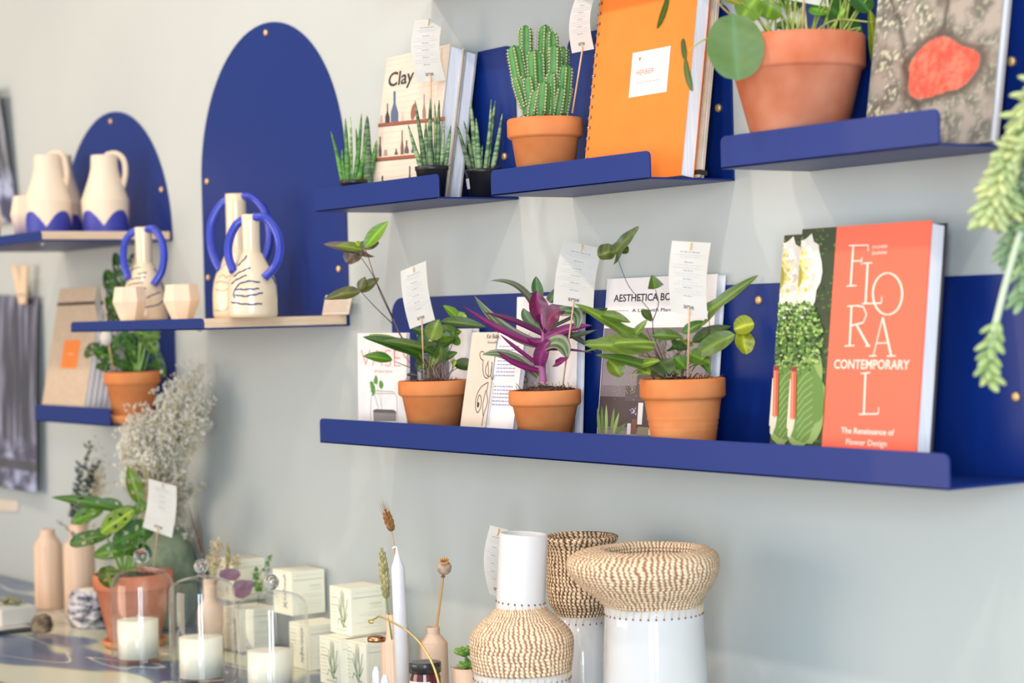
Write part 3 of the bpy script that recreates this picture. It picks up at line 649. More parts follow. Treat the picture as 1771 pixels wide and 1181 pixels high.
care_tag('white care tag in the middle snake plant pot in front of the pottery book', [(718, 35), (767, 30), (771, 139), (722, 143)], d_, [(742, 145), (747, 301)], .010, seed=1)
care_tag('white care tag between the cactus and the orange notebook, its top cut by the frame', [z5(545, -60), z5(655, -75), z5(633, 286), z5(503, 311)], 2.70, [z5(572, 260), z5(505, 660)], .011, seed=2, stickd=2.712)
care_tag('white care tag above the round-leaved plant pot, mostly cut by the frame', [(1345, -125), (1436, -112), (1434, 13), (1346, -4)], 2.33, [(1387, 0), (1388, 72)], .006, seed=3)
care_tag('white care tag in the first terracotta pot on the long shelf', [z7(440, 285), z7(567, 233), z7(612, 527), z7(487, 573)], 2.965, [z7(535, 525), z7(557, 815)], .004, seed=4, stickd=2.98)
care_tag('white care tag in the purple striped plant pot', [z8(516, 103), z8(712, 147), z8(668, 460), z8(463, 430)], 2.735, [z8(560, 470), z8(510, 862)], .004, seed=5, stickd=2.75)
care_tag('white care tag in the right terracotta pot, in front of the botanical book', [z8(1070, 107), z8(1268, 118), z8(1252, 508), z8(1066, 470)], 2.46, [z8(1153, 470), z8(1150, 806)], .005, seed=6, stickd=2.475)
# ------------------------------------------------------------------ pots and plants
def lp(pxc, Y, prof_px, pyref=None):
    """silhouette half-widths and heights read at the axis of a turned object that stands at depth Y"""
    py = prof_px[0][1] if pyref is None else pyref
    c = onY(pxc, py, Y); d = dep(c); out = []
    for hw, y in prof_px: q = at(pxc, y, d); out.append((hw * d / FPX, q.z))
    return (c.x, Y), out, d
def pot_prof(R, H, base=.62, rim=.26, th=.006, step=.09):
    rb = R * base; r1 = R * (1 - step); zr = H * (1 - rim)
    return [(0, 0), (rb - .002, 0), (rb, .0015), (r1 - .001, zr - .001), (r1 + .0005, zr), (R - .0015, zr + .0015), (R, zr + .004), (R, H - .002), (R - .0015, H), (R - th + .001, H), (R - th, H - .002), (R - th - .001, zr), (rb - th, .006), (0, .006)]
def soil(parent, c, z, r, n=120, seed=0, h=.006):
    rnd = random.Random(seed); m = MB()
    m.lathe([(r, z - .004), (r * .9, z), (r * .5, z + h * .7), (0, z + h)], (c[0], c[1], 0), 24, wob=lambda rr, zz, t: rr)
    for i in range(n):
        a = rnd.uniform(0, 2 * PI); q = math.sqrt(rnd.random()) * r * .95; s_ = rnd.uniform(.0012, .0032)
        m.ball((c[0] + q * math.cos(a), c[1] + q * math.sin(a), z + h * (1 - q / r) + s_ * .4), s_, nu=5, nv=4, scale=(1, rnd.uniform(.5, 1.4), rnd.uniform(.5, 1)))
    for i in range(n // 3):
        a = rnd.uniform(0, 2 * PI); q = math.sqrt(rnd.random()) * r * .95; p = Vector((c[0] + q * math.cos(a), c[1] + q * math.sin(a), z + h * .6))
        m.tube([p, p + Vector((rnd.gauss(0, .006), rnd.gauss(0, .006), rnd.uniform(.002, .009)))], .0004, 4)
    return m.build('soil', 'soil', parent)
def terra_pot(root, c, z0, R, H, mt='terra', base=.62, rim=.26, rings=0, soil_drop=.006, seed=0, step=.09):
    p = pot_prof(R, H, base, rim, step=step)
    if rings:
        q = p[:3]; (r0, z_0), (r1, z_1) = p[2], p[3]
        for k in range(25):
            t = (k + 1) / 26; q.append((r0 + (r1 - r0) * t + (.0006 * math.sin(t * 75) if .52 < t < .72 else 0), z_0 + (z_1 - z_0) * t))
        p = q + p[3:]
    MB().lathe(p, (c[0], c[1], z0), 72).build('pot', mt, root)
    soil(root, c, z0 + H - soil_drop, R - .0075, seed=seed)
def black_pot(root, c, z0, R, H):
    MB().lathe([(0, 0), (R * .72, 0), (R * .94, H * .86), (R * .96, H * .87), (R, H * .9), (R, H), (R - .001, H), (R - .0015, H * .9), (R * .68, .002), (0, .002)], (c[0], c[1], z0), 48).build('pot', 'black_plastic', root)
PROF = {
    'lance': lambda t: math.sin(PI * min(1, t ** .8)) ** .85,
    'oval': lambda t: math.sqrt(max(0, math.sin(PI * t))),
    'blade': lambda t: (math.sin(PI * (.22 + .78 * t)) ** .8) if t < 1 else 0,
    'heart': lambda t: max(0, (1 - t) ** .75 * (1.15 if t > .05 else .9) * (min(1, (t + .06) * 5))),
    'round': lambda t: math.sqrt(max(0, 1 - (2 * t - 1) ** 2)),
    'arrow': lambda t: max(0, (1 - t) ** .7) * (1.1 - .3 * math.exp(-((t - .34) / .12) ** 2)) * min(1, .8 + t * 4),
}
def leaf(parent, P0, P1, w, n=None, arch=.12, fold=.18, prof='lance', col=(80, 130, 50), col2=None, sweep=0, mt='leaf', holes=None, ctrl=None, wave=.03, name='leaf', stripe=None, nu=14, nv=8, seed=0, flip=False):
    P0, P1 = Vector(P0), Vector(P1); D = P1 - P0; L = D.length
    n = Vector(n) if n is not None else (-FWD * .75 + UP * .5 + RIGHT * .1)
    n = (n - D * (n.dot(D) / D.dot(D))).normalized()
    C = Vector(ctrl) if ctrl is not None else (P0 + P1) / 2 + n * arch * L
    f = PROF[prof]; vs = []; cs = []
    if mt == 'leaf' and col[1] > col[0] and col[1] > col[2]: col = (min(255, col[0] * 1.18), col[1] * 1.03, col[2] * .78)
    c2 = col2 or tuple(min(255, x * 1.25 + 12) for x in col)
    rnd = random.Random(seed + int(abs(P1.x * 9999)) % 977); ph = rnd.uniform(0, 6)
    for i in range(nu + 1):
        t = i / nu; p = P0 * (1 - t) ** 2 + C * 2 * t * (1 - t) + P1 * t * t
        T_ = ((C - P0) * (1 - t) + (P1 - C) * t).normalized(); Sd = T_.cross(n)
        Sd = Sd.normalized() if Sd.length > 1e-4 else RIGHT; nn = Sd.cross(T_)
        for j in range(nv + 1):
            v = -1 + 2 * j / nv; hw = f(t) * w / 2
            q = p + Sd * v * hw + nn * (abs(v) ** 1.3 * fold * hw + wave * hw * math.sin(ph + t * 9 + v * 2)) - T_ * sweep * L * abs(v) ** 1.6 * (1 - t) ** 2
            vs.append(q)
            av = abs(v)
            if stripe: c = stripe[0] if av < .22 else (stripe[1] if av < .55 else (stripe[0] if av < .8 else stripe[2]))
            else: c = mixc(c2, col, min(1, av * 5 + .1)) if av < .3 else mixc(col, tuple(x * (.96 if prof == 'round' else .86) for x in col), .5 + .6 * math.sin(t * 34 + av * 8))
            cs.append(tuple(c))
    fs = []
    for i in range(nu):
        for j in range(nv):
            if holes:
                t = (i + .5) / nu; av = abs(-1 + 2 * (j + .5) / nv)
                if .3 < av < .7 and .2 < t < .8 and i % 5 in (0, 1) and rnd.random() < .75: continue
            q = (i * (nv + 1) + j, i * (nv + 1) + j + 1, (i + 1) * (nv + 1) + j + 1, (i + 1) * (nv + 1) + j)
            fs.append(q[::-1] if flip else q)
    return MB().add(vs, fs, cs, smooth=True).build(name, mt, parent)
def stem(parent, pts, r, col, name='stem', taper=.6):
    P = spline(pts, 6); n = len(P)
    return MB().tube(P, [r * (1 - (1 - taper) * i / (n - 1)) for i in range(n)], 7, col).build(name, 'stemcol', parent)
# ---- snake plants
def spike(parent, P0, P1, r, c1, c2, bendv=0, flat=.8):
    m = MB(); n = 18; P = []
    for i in range(n + 1): t = i / n; P.append(Vector(P0).lerp(Vector(P1), t) + RIGHT * bendv * math.sin(PI * t))
    rr = [r * (.62 + .5 * math.sin(PI * min(1, .25 + t * .9)) if t < .45 else 1) * (1 - t ** 2.6) ** .7 * 1.0 + .0003 for t in [i / n for i in range(n + 1)]]
    sd = random.Random(int(P1[0] * 1e5)).random() * 9
    def col(p): k = noise.noise(Vector((p.x * 60, p.y * 60, p.z * 330 + sd))) + .5 * noise.noise(Vector((p.x * 30, sd, p.z * 120))); return mixc(c1, c2, .45 + k * 1.5)
    Q = []
    for i in range(len(P) - 1):
        for k in range(3): Q.append(P[i].lerp(P[i + 1], k / 3))
    Q.append(P[-1]); R_ = [rr[min(i // 3, n)] * (1 - (i % 3) / 3) + rr[min(i // 3 + 1, n)] * ((i % 3) / 3) for i in range(len(Q))]
    m.tube(Q, R_, 10, col); m.build('leaf', 'stemcol', parent)
def snake(label, pxc, Y, zf, R, H, leaves, col, yb, off=0):
    c = onY(pxc, yb, Y); root = thing('snake_plant', label, 'plant', (c.x, Y, zf), None)
    black_pot(root, (c.x, Y), zf + .0002, R, H); soil(root, (c.x, Y), zf + H - .004, R - .002, 60, 3, .003)
    d = dep((c.x, Y, zf)); rnd = random.Random(pxc)
    for i, (x0, y0, x1, y1, r, *o) in enumerate(leaves):
        dz = (i % 3 - 1) * .006; spike(root, at(*z4(x0, y0 + 12), d + dz * .6) + Vector((0, 0, -.004)), at(*z4(x1, y1), d + dz), r * d / FPX / 3.108 * .92, *(o[0] if o else col), rnd.uniform(-.002, .002))
    return root
g1 = ((96, 148, 58), (58, 104, 46)); g2 = ((150, 172, 120), (66, 104, 70)); gd = ((118, 140, 96), (48, 76, 48))
snake('leftmost snake plant, its pot hidden by the shelf lip', 612, -.112, ZB, .0225, .042,
      [(165, 965, 100, 705, 12), (300, 960, 296, 620, 27, gd), (205, 970, 205, 628, 9, ((190, 205, 150), (110, 150, 80))), (190, 970, 178, 635, 14), (225, 965, 265, 610, 13), (255, 965, 235, 690, 11), (243, 965, 292, 735, 13), (292, 965, 345, 755, 17, g1), (262, 965, 285, 850, 10), (180, 965, 160, 800, 9)], g1, 312)
snake('middle snake plant in a black pot in front of the pottery book', 747, -.110, ZB, .0245, .0475,
      [(600, 915, 515, 670, 13), (612, 915, 552, 540, 14, gd), (660, 915, 658, 555, 11), (638, 915, 635, 527, 15, gd), (672, 915, 682, 535, 13, gd), (615, 915, 610, 650, 14), (690, 915, 708, 650, 10), (706, 915, 745, 670, 12), (632, 915, 590, 760, 9)], g2, 300)
r_ = snake('right snake plant in a shiny black pot beside the page edges of two books', 835, -.032, ZB, .0265, .0435,
      [(855, 910, 772, 655, 13, gd), (868, 905, 815, 650, 11, gd), (880, 905, 850, 540, 15), (895, 900, 880, 635, 14), (925, 905, 962, 535, 11), (935, 905, 985, 540, 13), (966, 900, 1022, 610, 13), (905, 905, 915, 780, 8)], g2, 300)
c = onY(835, 300, -.032); m = MB(); th0 = math.radians(-112); R_ = .0247
vs = []
for k in range(6):
    th = th0 + k * .085
    for zz_ in (.015, .030): vs.append(Vector((c.x + (R_ - .0028 + zz_ * .12) * math.cos(th), -.032 + (R_ - .0028 + zz_ * .12) * math.sin(th), ZB + zz_)))
m.add(vs, [(2 * k, 2 * k + 2, 2 * k + 3, 2 * k + 1) for k in range(5)], (232, 226, 226)); m.build('price_sticker', 'ink', r_)
# ---- cactus
cc = onY(942, 203, -.078); root = thing('potted_cactus', 'many-columned green cactus in a terracotta pot on the second shelf', 'plant', (cc.x, -.078, ZC))
terra_pot(root, (cc.x, -.078), ZC + .0002, .0515, .1, base=.68, seed=2, rim=.27, soil_drop=.003, step=.10)
d = dep((cc.x, -.078, .2)); k5 = d / FPX / 3.373
def ccol(P0, P1, r, seed):
    P0, P1 = Vector(P0), Vector(P1); m = MB(); D = (P1 - P0); L = D.length; T_ = D.normalized(); a = T_.cross(Vector((0.3, 1, 0))).normalized(); b = T_.cross(a); nr = 5; rnd = random.Random(seed); th0 = rnd.uniform(0, 1.2)
    n = max(10, int(L / .004)); seg = 30; vs = []; cs = []
    for i in range(n + 1):
        t = i / n; s_ = t * L; e = min(1, (L - s_) / (r * 1.3)); rr = r * (math.sqrt(max(0, 1 - (1 - e) ** 2)) * .97 + .03) * (.82 + .18 * min(1, t * 3))
        rr *= 1 + .05 * math.sin(s_ * 420 + seed)
        for j in range(seg):
            th = 2 * PI * j / seg; f = abs(math.cos((th) * nr / 2)); q = rr * (.66 + .36 * f ** 1.4)
            vs.append(P0 + T_ * s_ + (a * math.cos(th + th0) + b * math.sin(th + th0)) * q)
            cs.append(mixc((98, 152, 72), (58, 118, 58), f * .9 + noise.noise(vs[-1] * 90) * .4))
    m.add(vs, [(i * seg + j, i * seg + (j + 1) % seg, (i + 1) * seg + (j + 1) % seg, (i + 1) * seg + j) for i in range(n) for j in range(seg)], cs, smooth=True)
    sp = MB()
    for k in range(nr):
        th = 2 * PI * k / nr + th0; dr = a * math.cos(th) + b * math.sin(th)
        for i in range(int(L / .0042)):
            s_ = i * .0042 + .001; e = min(1, (L - s_) / (r * 1.3)); rr = r * 1.02 * math.sqrt(max(0, 1 - (1 - e) ** 2)) * (.82 + .18 * min(1, s_ / L * 3))
            p = P0 + T_ * s_ + dr * rr
            sp.ball(p, .0018, (224, 222, 176), 5, 4)
            for q in range(3): w_ = Vector((rnd.gauss(0, 1), rnd.gauss(0, 1), rnd.gauss(0, 1))) * .4 + dr; sp.tube([p, p + w_.normalized() * .0032], [.00035, .00012], 3, (196, 180, 140), cap=False)
    o = m.build('column', 'cactus', root); sp.build('spines', 'dried', o)
for i, (x0, y0, x1, y1, r, dz) in enumerate([(235, 560, 232, 145, 42, .012), (330, 520, 350, 142, 40, .014), (385, 500, 385, 182, 40, .006), (215, 500, 162, 262, 44, .0), (300, 560, 285, 288, 46, -.004), (395, 560, 402, 258, 40, -.01), (440, 520, 452, 268, 36, .012), (445, 600, 470, 370, 38, -.012), (250, 610, 205, 395, 38, .004), (335, 600, 325, 310, 44, .0), (385, 620, 385, 420, 44, -.016), (285, 620, 250, 440, 42, -.012), (330, 640, 345, 470, 42, -.022), (440, 620, 480, 490, 34, -.002), (230, 560, 178, 440, 32, -.012), (405, 630, 440, 500, 36, -.02), (270, 640, 300, 520, 34, -.02)]):
    ccol(at(*z5(x0, y0 + 60), d + dz * .6), at(*z5(x1, y1), d + dz), r * k5 * 1.0, i)
# ---- round-leaved plant
pc = onY(1378, 75, -.0805); root = thing('potted_plant', 'round-leaved green plant in a large weathered terracotta pot on the upper right shelf', 'plant', (pc.x, -.0805, ZD))
terra_pot(root, (pc.x, -.0805), ZD + .0002, .0785, .1445, 'terra_old', base=.60, rim=.27, soil_drop=.009, seed=5, step=.05)
d = dep((pc.x, -.084, .25)); k6 = d / FPX / 2.7204
def p6(x, y, dz=0): return at(*z6(x, y), d + dz)
G1, G2, G3 = (62, 118, 60), (92, 140, 48), (124, 160, 60)
leaf(root, p6(400, 65, -.06), p6(425, 380, -.075), 262 * k6, -FWD + UP * .25, .03, .06, 'round', (82, 128, 84), (104, 148, 96), nu=18, nv=12)
leaf(root, p6(165, 178, -.04), p6(180, 285, -.045), 48 * k6, -FWD * .6 - RIGHT, .0, .1, 'round', (58, 92, 40)); leaf(root, p6(178, 270, -.045), p6(212, 432, -.05), 50 * k6, -FWD * .6 - RIGHT * .9, .08, .1, 'oval', (66, 100, 44))
leaf(root, p6(100, -40, -.03), p6(42, 140, -.035), 46 * k6, RIGHT * .7 - FWD * .6, .08, .1, 'oval', (70, 110, 50)); leaf(root, p6(1046, 45, -.01), p6(1066, 322, -.02), 62 * k6, RIGHT * .5 - FWD, .05, .15, 'oval', (126, 158, 62))
for x0, y0, x1, y1, w_, dz, c in [(820, 20, 1020, 165, 210, .03, G1), (940, -60, 1045, 60, 130, .0, (54, 104, 62)), (440, 90, 520, -20, 150, .0, G2), (560, 90, 590, 0, 120, -.01, G2), (600, 120, 700, 130, 70, .02, (60, 104, 56)), (880, 90, 970, 150, 90, .035, G1), (760, 40, 850, 60, 90, .0, (84, 150, 60)), (500, 30, 420, -60, 140, .02, G1), (640, 40, 700, -60, 150, .03, G1), (560, 170, 620, 185, 40, -.02, (150, 176, 60)), (900, 80, 930, 45, 50, -.02, (120, 180, 90)), (330, -20, 440, 20, 60, -.02, (110, 130, 60)), (1040, 0, 1090, -60, 100, .02, G1)]:
    leaf(root, p6(x0, y0, dz), p6(x1, y1, dz - .01), w_ * k6, None, .1, .1, 'round', c)
rnd = random.Random(7)
for i in range(34):
    x = rnd.uniform(560, 930); lean_ = (x - 740) * .5 + rnd.gauss(0, 60); x1 = x + lean_
    stem(root, [p6(x, 175, rnd.uniform(-.01, .03)), p6(x + lean_ * .4, 90, .0), p6(x1, rnd.uniform(-60, 20), rnd.uniform(-.03, .03))], 6.5 * k6, rnd.choice([(170, 180, 90), (196, 200, 130), (140, 160, 70)]))
stem(root, [p6(500, 150, 0), p6(380, 60, -.03), p6(320, 0, -.04)], 6 * k6, (190, 160, 80)); stem(root, [p6(560, 150, 0), p6(300, 175, -.035), p6(190, 240, -.045)], 5 * k6, (176, 176, 80))
stem(root, [p6(760, 170, .0), p6(880, 95, .0), p6(1060, 105, -.015)], 6 * k6, (180, 176, 90)); stem(root, [p6(850, 165, 0), p6(1000, 130, 0), p6(950, 165, -.01)], 5 * k6, (170, 176, 100))
# ---- ferns
def fern(label, pxc, pyt, Y, R, H, seed, rings=0, base=.64):
    c = onY(pxc, pyt, Y); root = thing('potted_fern', label, 'plant', (c.x, Y, ZE))
    terra_pot(root, (c.x, Y), ZE + .0002, R, H, base=base, rings=rings, seed=seed, rim=.24, soil_drop=.006); return root, c
root, c = fern('arrow-leaved fern in the leftmost terracotta pot on the long shelf', 750, 655, -.0815, .0530, .0955, 11)
d = dep((c.x, -.0815, -.1)); k7 = d / FPX / 2.881
def p7(x, y, dz=0): return at(*z7(x, y), d + dz)
DK, MG, BG, LG = (58, 112, 36), (84, 146, 46), (112, 176, 44), (156, 206, 62)
SC = (74, 46, 38)
F1 = [ # base, tip, width, dz, colour, kwargs
 (262, 168, 380, 35, 58, .0, BG, {}), (262, 178, 55, 150, 96, .012, (122, 104, 84), dict(arch=-.02, wave=.12)), (250, 170, 165, 240, 90, .006, (118, 98, 80), dict(prof='oval', wave=.1)), (250, 178, 116, 158, 42, -.006, (112, 150, 60), {}), (262, 172, 335, 145, 40, .0, (122, 108, 88), {}), (235, 160, 215, 140, 30, -.004, LG, dict(prof='oval')),
 (245, 385, 60, 425, 56, -.004, (84, 100, 46), dict(wave=.1)), (240, 390, 335, 318, 46, .004, (76, 92, 44), {}), (235, 380, 265, 312, 36, .0, (90, 106, 50), {}),
 (735, 525, 652, 455, 70, .006, BG, dict(prof='arrow', sweep=.05)), (735, 530, 768, 505, 55, .0, LG, dict(prof='oval')),
 (640, 535, 868, 565, 46, -.02, (78, 118, 58), dict(arch=.06, fold=.5)), (590, 628, 632, 524, 74, -.01, (122, 164, 70), {}),
 (450, 645, 280, 602, 56, .01, BG, {}), (545, 700, 250, 612, 100, -.016, (54, 104, 32), dict(arch=.1)), (400, 728, 252, 708, 48, -.01, MG, {}), (565, 668, 350, 632, 62, -.024, (92, 126, 74), dict(fold=.5)),
 (610, 700, 500, 630, 62, -.01, DK, {}), (600, 620, 745, 585, 78, .01, (104, 156, 56), {}), (720, 600, 690, 640, 90, .004, MG, dict(prof='oval')), (590, 690, 720, 620, 74, .0, (62, 104, 40), {}),
 (705, 745, 824, 768, 58, -.01, (56, 92, 48), {}), (640, 735, 640, 660, 60, -.02, (80, 132, 60), dict(prof='oval')), (660, 720, 725, 690, 64, -.012, DK, {}), (560, 720, 520, 780, 46, .01, DK, {}), (620, 690, 590, 760, 44, -.02, (88, 136, 54), {}), (700, 760, 720, 735, 40, -.02, LG, dict(prof='oval')), (560, 600, 500, 570, 40, .02, DK, {}), (660, 650, 570, 590, 50, .01, MG, {}), (530, 650, 600, 560, 50, .015, DK, {}), (555, 745, 610, 780, 50, -.015, DK, {}), (470, 800, 530, 808, 20, -.02, (60, 54, 40), {})]
def put(root, F1, pf, k):
    for i, (x0, y0, x1, y1, w_, dz, c_, kw) in enumerate(F1):
        kw = dict(kw)
        if 'prof' not in kw and w_ >= 54 and i % 3: kw['prof'] = 'arrow'; kw.setdefault('sweep', .3)
        kw.setdefault('prof', 'lance'); c_ = tuple(min(255, q * .88) for q in c_); leaf(root, pf(x0, y0, dz * .5), pf(x1, y1, dz), w_ * k * (1.32 if kw['prof'] == 'lance' else 1.15), None, kw.pop('arch', .08), kw.pop('fold', .25), col=c_, **kw)
put(root, F1, p7, k7)
stem(root, [p7(620, 815, 0), p7(520, 720, -.005), p7(440, 605, 0), p7(402, 520, 0)], 6 * k7, (96, 78, 62)); 
for pts in ([(402, 525), (330, 370), (265, 172)], [(404, 520), (310, 320), (240, 212)], [(398, 545), (320, 470), (243, 388)], [(620, 815), (560, 740), (480, 690)], [(630, 815), (700, 640), (725, 530)], [(640, 815), (610, 700), (650, 590), (688, 582)], [(610, 815), (500, 770), (410, 735)], [(640, 815), (600, 720), (560, 700)], [(600, 810), (560, 760), (480, 735)], [(650, 815), (700, 780), (740, 760)], [(620, 815), (560, 760), (545, 700)], [(640, 815), (640, 760), (660, 700)]):
    stem(root, [p7(x, y, -.004 * i) for i, (x, y) in enumerate(pts)], 2.8 * k7, SC)
root2, c = fern('arrow-leaved fern in the rightmost and largest terracotta pot on the long shelf', 1180, 654, -.0868, .0535, .1055, 12, rings=1, base=.68)
d = dep((c.x, -.0868, -.1)); k8 = d / FPX / 2.953
def p8f(x, y, dz=0): return at(*z8(x, y), d + dz)
F2 = [(782, 162, 688, 182, 92, .0, (76, 100, 42), dict(prof='oval', wave=.1)), (780, 164, 902, 32, 84, .0, (74, 100, 40), dict(wave=.12)), (800, 150, 850, 160, 56, .0, (70, 94, 40), dict(prof='oval')), (985, 352, 966, 282, 76, .0, (86, 128, 56), dict(prof='heart')),
 (862, 602, 570, 428, 96, -.02, (104, 150, 60), dict(arch=.1)), (700, 480, 860, 526, 50, -.03, (84, 130, 50), {}), (985, 655, 618, 640, 96, -.03, (112, 154, 80), dict(arch=.05)), (700, 640, 1000, 628, 60, -.034, (110, 160, 60), dict(arch=.1)), (970, 760, 680, 690, 90, -.03, (84, 132, 62), {}), (745, 715, 812, 802, 84, -.01, (132, 172, 82), dict(prof='oval', wave=.12)),
 (1255, 468, 1510, 283, 84, .0, (98, 142, 62), dict(arch=.06)), (1385, 560, 1490, 530, 100, -.01, (158, 192, 56), dict(prof='oval')), (1420, 560, 1452, 688, 88, -.012, (166, 196, 60), dict(prof='oval', wave=.15)), (1192, 692, 1392, 585, 96, -.02, (104, 146, 74), dict(prof='oval')), (1120, 580, 1245, 518, 48, .0, (76, 140, 54), {}), (1170, 625, 1372, 543, 62, .005, (70, 104, 50), {}),
 (870, 600, 945, 508, 60, -.01, (116, 158, 76), {}), (915, 460, 965, 520, 40, .0, (70, 104, 44), {}), (960, 590, 1130, 600, 56, -.01, (86, 130, 66), {}), (1000, 600, 1060, 560, 60, .005, DK, {}), (900, 745, 1010, 720, 80, -.03, (136, 176, 90), {}), (1000, 720, 1060, 790, 100, -.035, (62, 98, 54), dict(prof='oval')), (1070, 640, 1150, 660, 90, .0, (58, 106, 44), {}), (1080, 700, 1140, 760, 80, -.01, MG, dict(prof='oval')), (1150, 680, 1270, 740, 80, -.02, (90, 140, 50), {}), (1200, 700, 1270, 790, 60, -.01, MG, {}), (1060, 760, 1110, 790, 60, -.02, (96, 140, 60), {}), (900, 770, 960, 790, 60, -.03, (132, 170, 80), {}), (1120, 630, 1180, 640, 60, .01, (150, 172, 60), {}), (1180, 740, 1240, 700, 60, -.02, (110, 156, 70), {}), (700, 480, 740, 450, 20, .02, (60, 90, 50), {})]
put(root2, F2, p8f, k8)
for pts in ([(1060, 800), (980, 600), (958, 470), (850, 340), (780, 164)], [(970, 520), (1000, 430), (985, 355)], [(1050, 800), (960, 640), (860, 590)], [(1060, 800), (1100, 690), (1180, 620)], [(1070, 800), (1200, 700), (1255, 560)], [(1060, 800), (1000, 720), (900, 690)], [(1080, 800), (1180, 740), (1210, 690)], [(1050, 800), (980, 650), (940, 560)], [(1040, 800), (900, 640), (800, 600)], [(1080, 805), (1030, 720), (960, 700)], [(1180, 690), (1255, 600), (1258, 470)], [(1300, 640), (1350, 590), (1390, 570)]):
    stem(root2, [p8f(x, y, -.005 * min(i, 2)) for i, (x, y) in enumerate(pts)], 2.8 * k8, SC)
rnd = random.Random(6)
for i in range(26): x = rnd.uniform(990, 1150); stem(root2, [p8f(x, 805, 0), p8f(x + rnd.gauss(0, 20), 720, rnd.uniform(-.01, .01)), p8f(x + rnd.gauss(0, 50), rnd.uniform(600, 680), 0)], 1.6 * k8, rnd.choice([(92, 70, 52), (120, 100, 60), (60, 60, 40)]))
rnd = random.Random(8)
for i in range(22): x = rnd.uniform(570, 680); stem(root, [p7(x, 818, 0), p7(x + rnd.gauss(0, 14), 770, 0), p7(x + rnd.gauss(0, 40), rnd.uniform(690, 750), 0)], 1.6 * k7, rnd.choice([(92, 66, 50), (150, 110, 80), (70, 60, 50)]))
# ---- purple striped plant
c = onY(942, 672, -.083); root = thing('potted_plant', 'purple and green striped long-leaved plant in the middle terracotta pot of the long shelf', 'plant', (c.x, -.083, ZE))
terra_pot(root, (c.x, -.083), ZE + .0002, .0495, .086, seed=14, rim=.25, soil_drop=.002)
d = dep((c.x, -.083, -.1)); k8 = d / FPX / 2.953
def p9(x, y, dz=0): return at(*z8(x, y), d + dz)
PU, PD, GS, GG = (128, 32, 96), (96, 26, 72), ((168, 176, 140), (84, 110, 66), (112, 40, 90)), (112, 130, 90)
L9 = [((395, 640), (0, 438), (200, 590), 38, .0, PU, 0), ((395, 525), (140, 312), (330, 290), 34, .01, (98, 100, 76), 1), ((388, 640), (58, 385), (190, 590), 58, .015, GG, 1), ((405, 585), (108, 474), (250, 500), 32, -.006, PD, 0), ((385, 800), (100, 690), (230, 655), 56, -.02, GG, 1), ((388, 772), (176, 668), (240, 740), 34, -.028, PU, 0), ((390, 742), (190, 585), (270, 660), 22, -.012, PU, 0),
 ((408, 510), (380, 362), (372, 430), 88, .0, (124, 30, 80), 0), ((392, 400), (376, 288), (372, 340), 50, .01, (76, 112, 60), 1), ((412, 560), (312, 450), (310, 510), 62, .016, (104, 126, 92), 1), ((425, 560), (545, 455), (450, 440), 76, -.004, (120, 34, 74), 0), ((500, 470), (575, 575), (620, 440), 62, -.012, GG, 1), ((420, 605), (662, 540), (540, 545), 46, -.012, PU, 0), ((432, 590), (690, 560), (560, 610), 34, .0, (96, 104, 80), 1), ((470, 560), (690, 680), (560, 580), 30, .012, (84, 96, 76), 1), ((425, 650), (535, 715), (520, 590), 84, -.028, GG, 1), ((470, 735), (545, 700), (500, 735), 44, -.034, PU, 0), ((430, 665), (668, 682), (540, 655), 14, -.01, PD, 0), ((440, 420), (470, 350), (470, 400), 46, .02, (104, 126, 92), 1), ((395, 745), (450, 618), (400, 650), 66, -.016, PU, 0), ((440, 560), (480, 430), (480, 500), 44, .012, GG, 1), ((400, 480), (440, 600), (420, 540), 50, .0, PD, 0), ((420, 620), (330, 600), (360, 640), 40, .0, PU, 0), ((440, 560), (720, 450), (600, 470), 18, .02, (90, 100, 80), 1)]
for i, (b0, b1, bm, w_, dz, c_, st) in enumerate(L9):
    A0, A1 = p9(*b0, dz * .4), p9(*b1, dz); C_ = p9(bm[0], bm[1], dz); C_ = C_ * 2 - (A0 + A1) / 2 if False else C_
    leaf(root, A0, A1, w_ * k8 * 1.2, None, 0, .3, 'blade', c_, ctrl=C_, mt='leaf_purple' if st else 'leaf', stripe=((156, 168, 132), (82, 108, 64), (120, 60, 96)) if c_ == GG else None, flip=False, wave=.05, seed=i)
stem(root, [p9(412, 838, 0), p9(408, 760, 0), p9(412, 640, 0), p9(405, 480, 0)], 22 * k8, (166, 90, 136), taper=.35)
m = MB(); rnd = random.Random(2)
for i in range(10): p = p9(440 + rnd.gauss(0, 25), 850, -.01); m.tube([p, p + Vector((rnd.gauss(0, .008), rnd.gauss(0, .006), .006))], .0004, 4, (210, 180, 150))
m.build('root_fibres', 'stemcol', root)
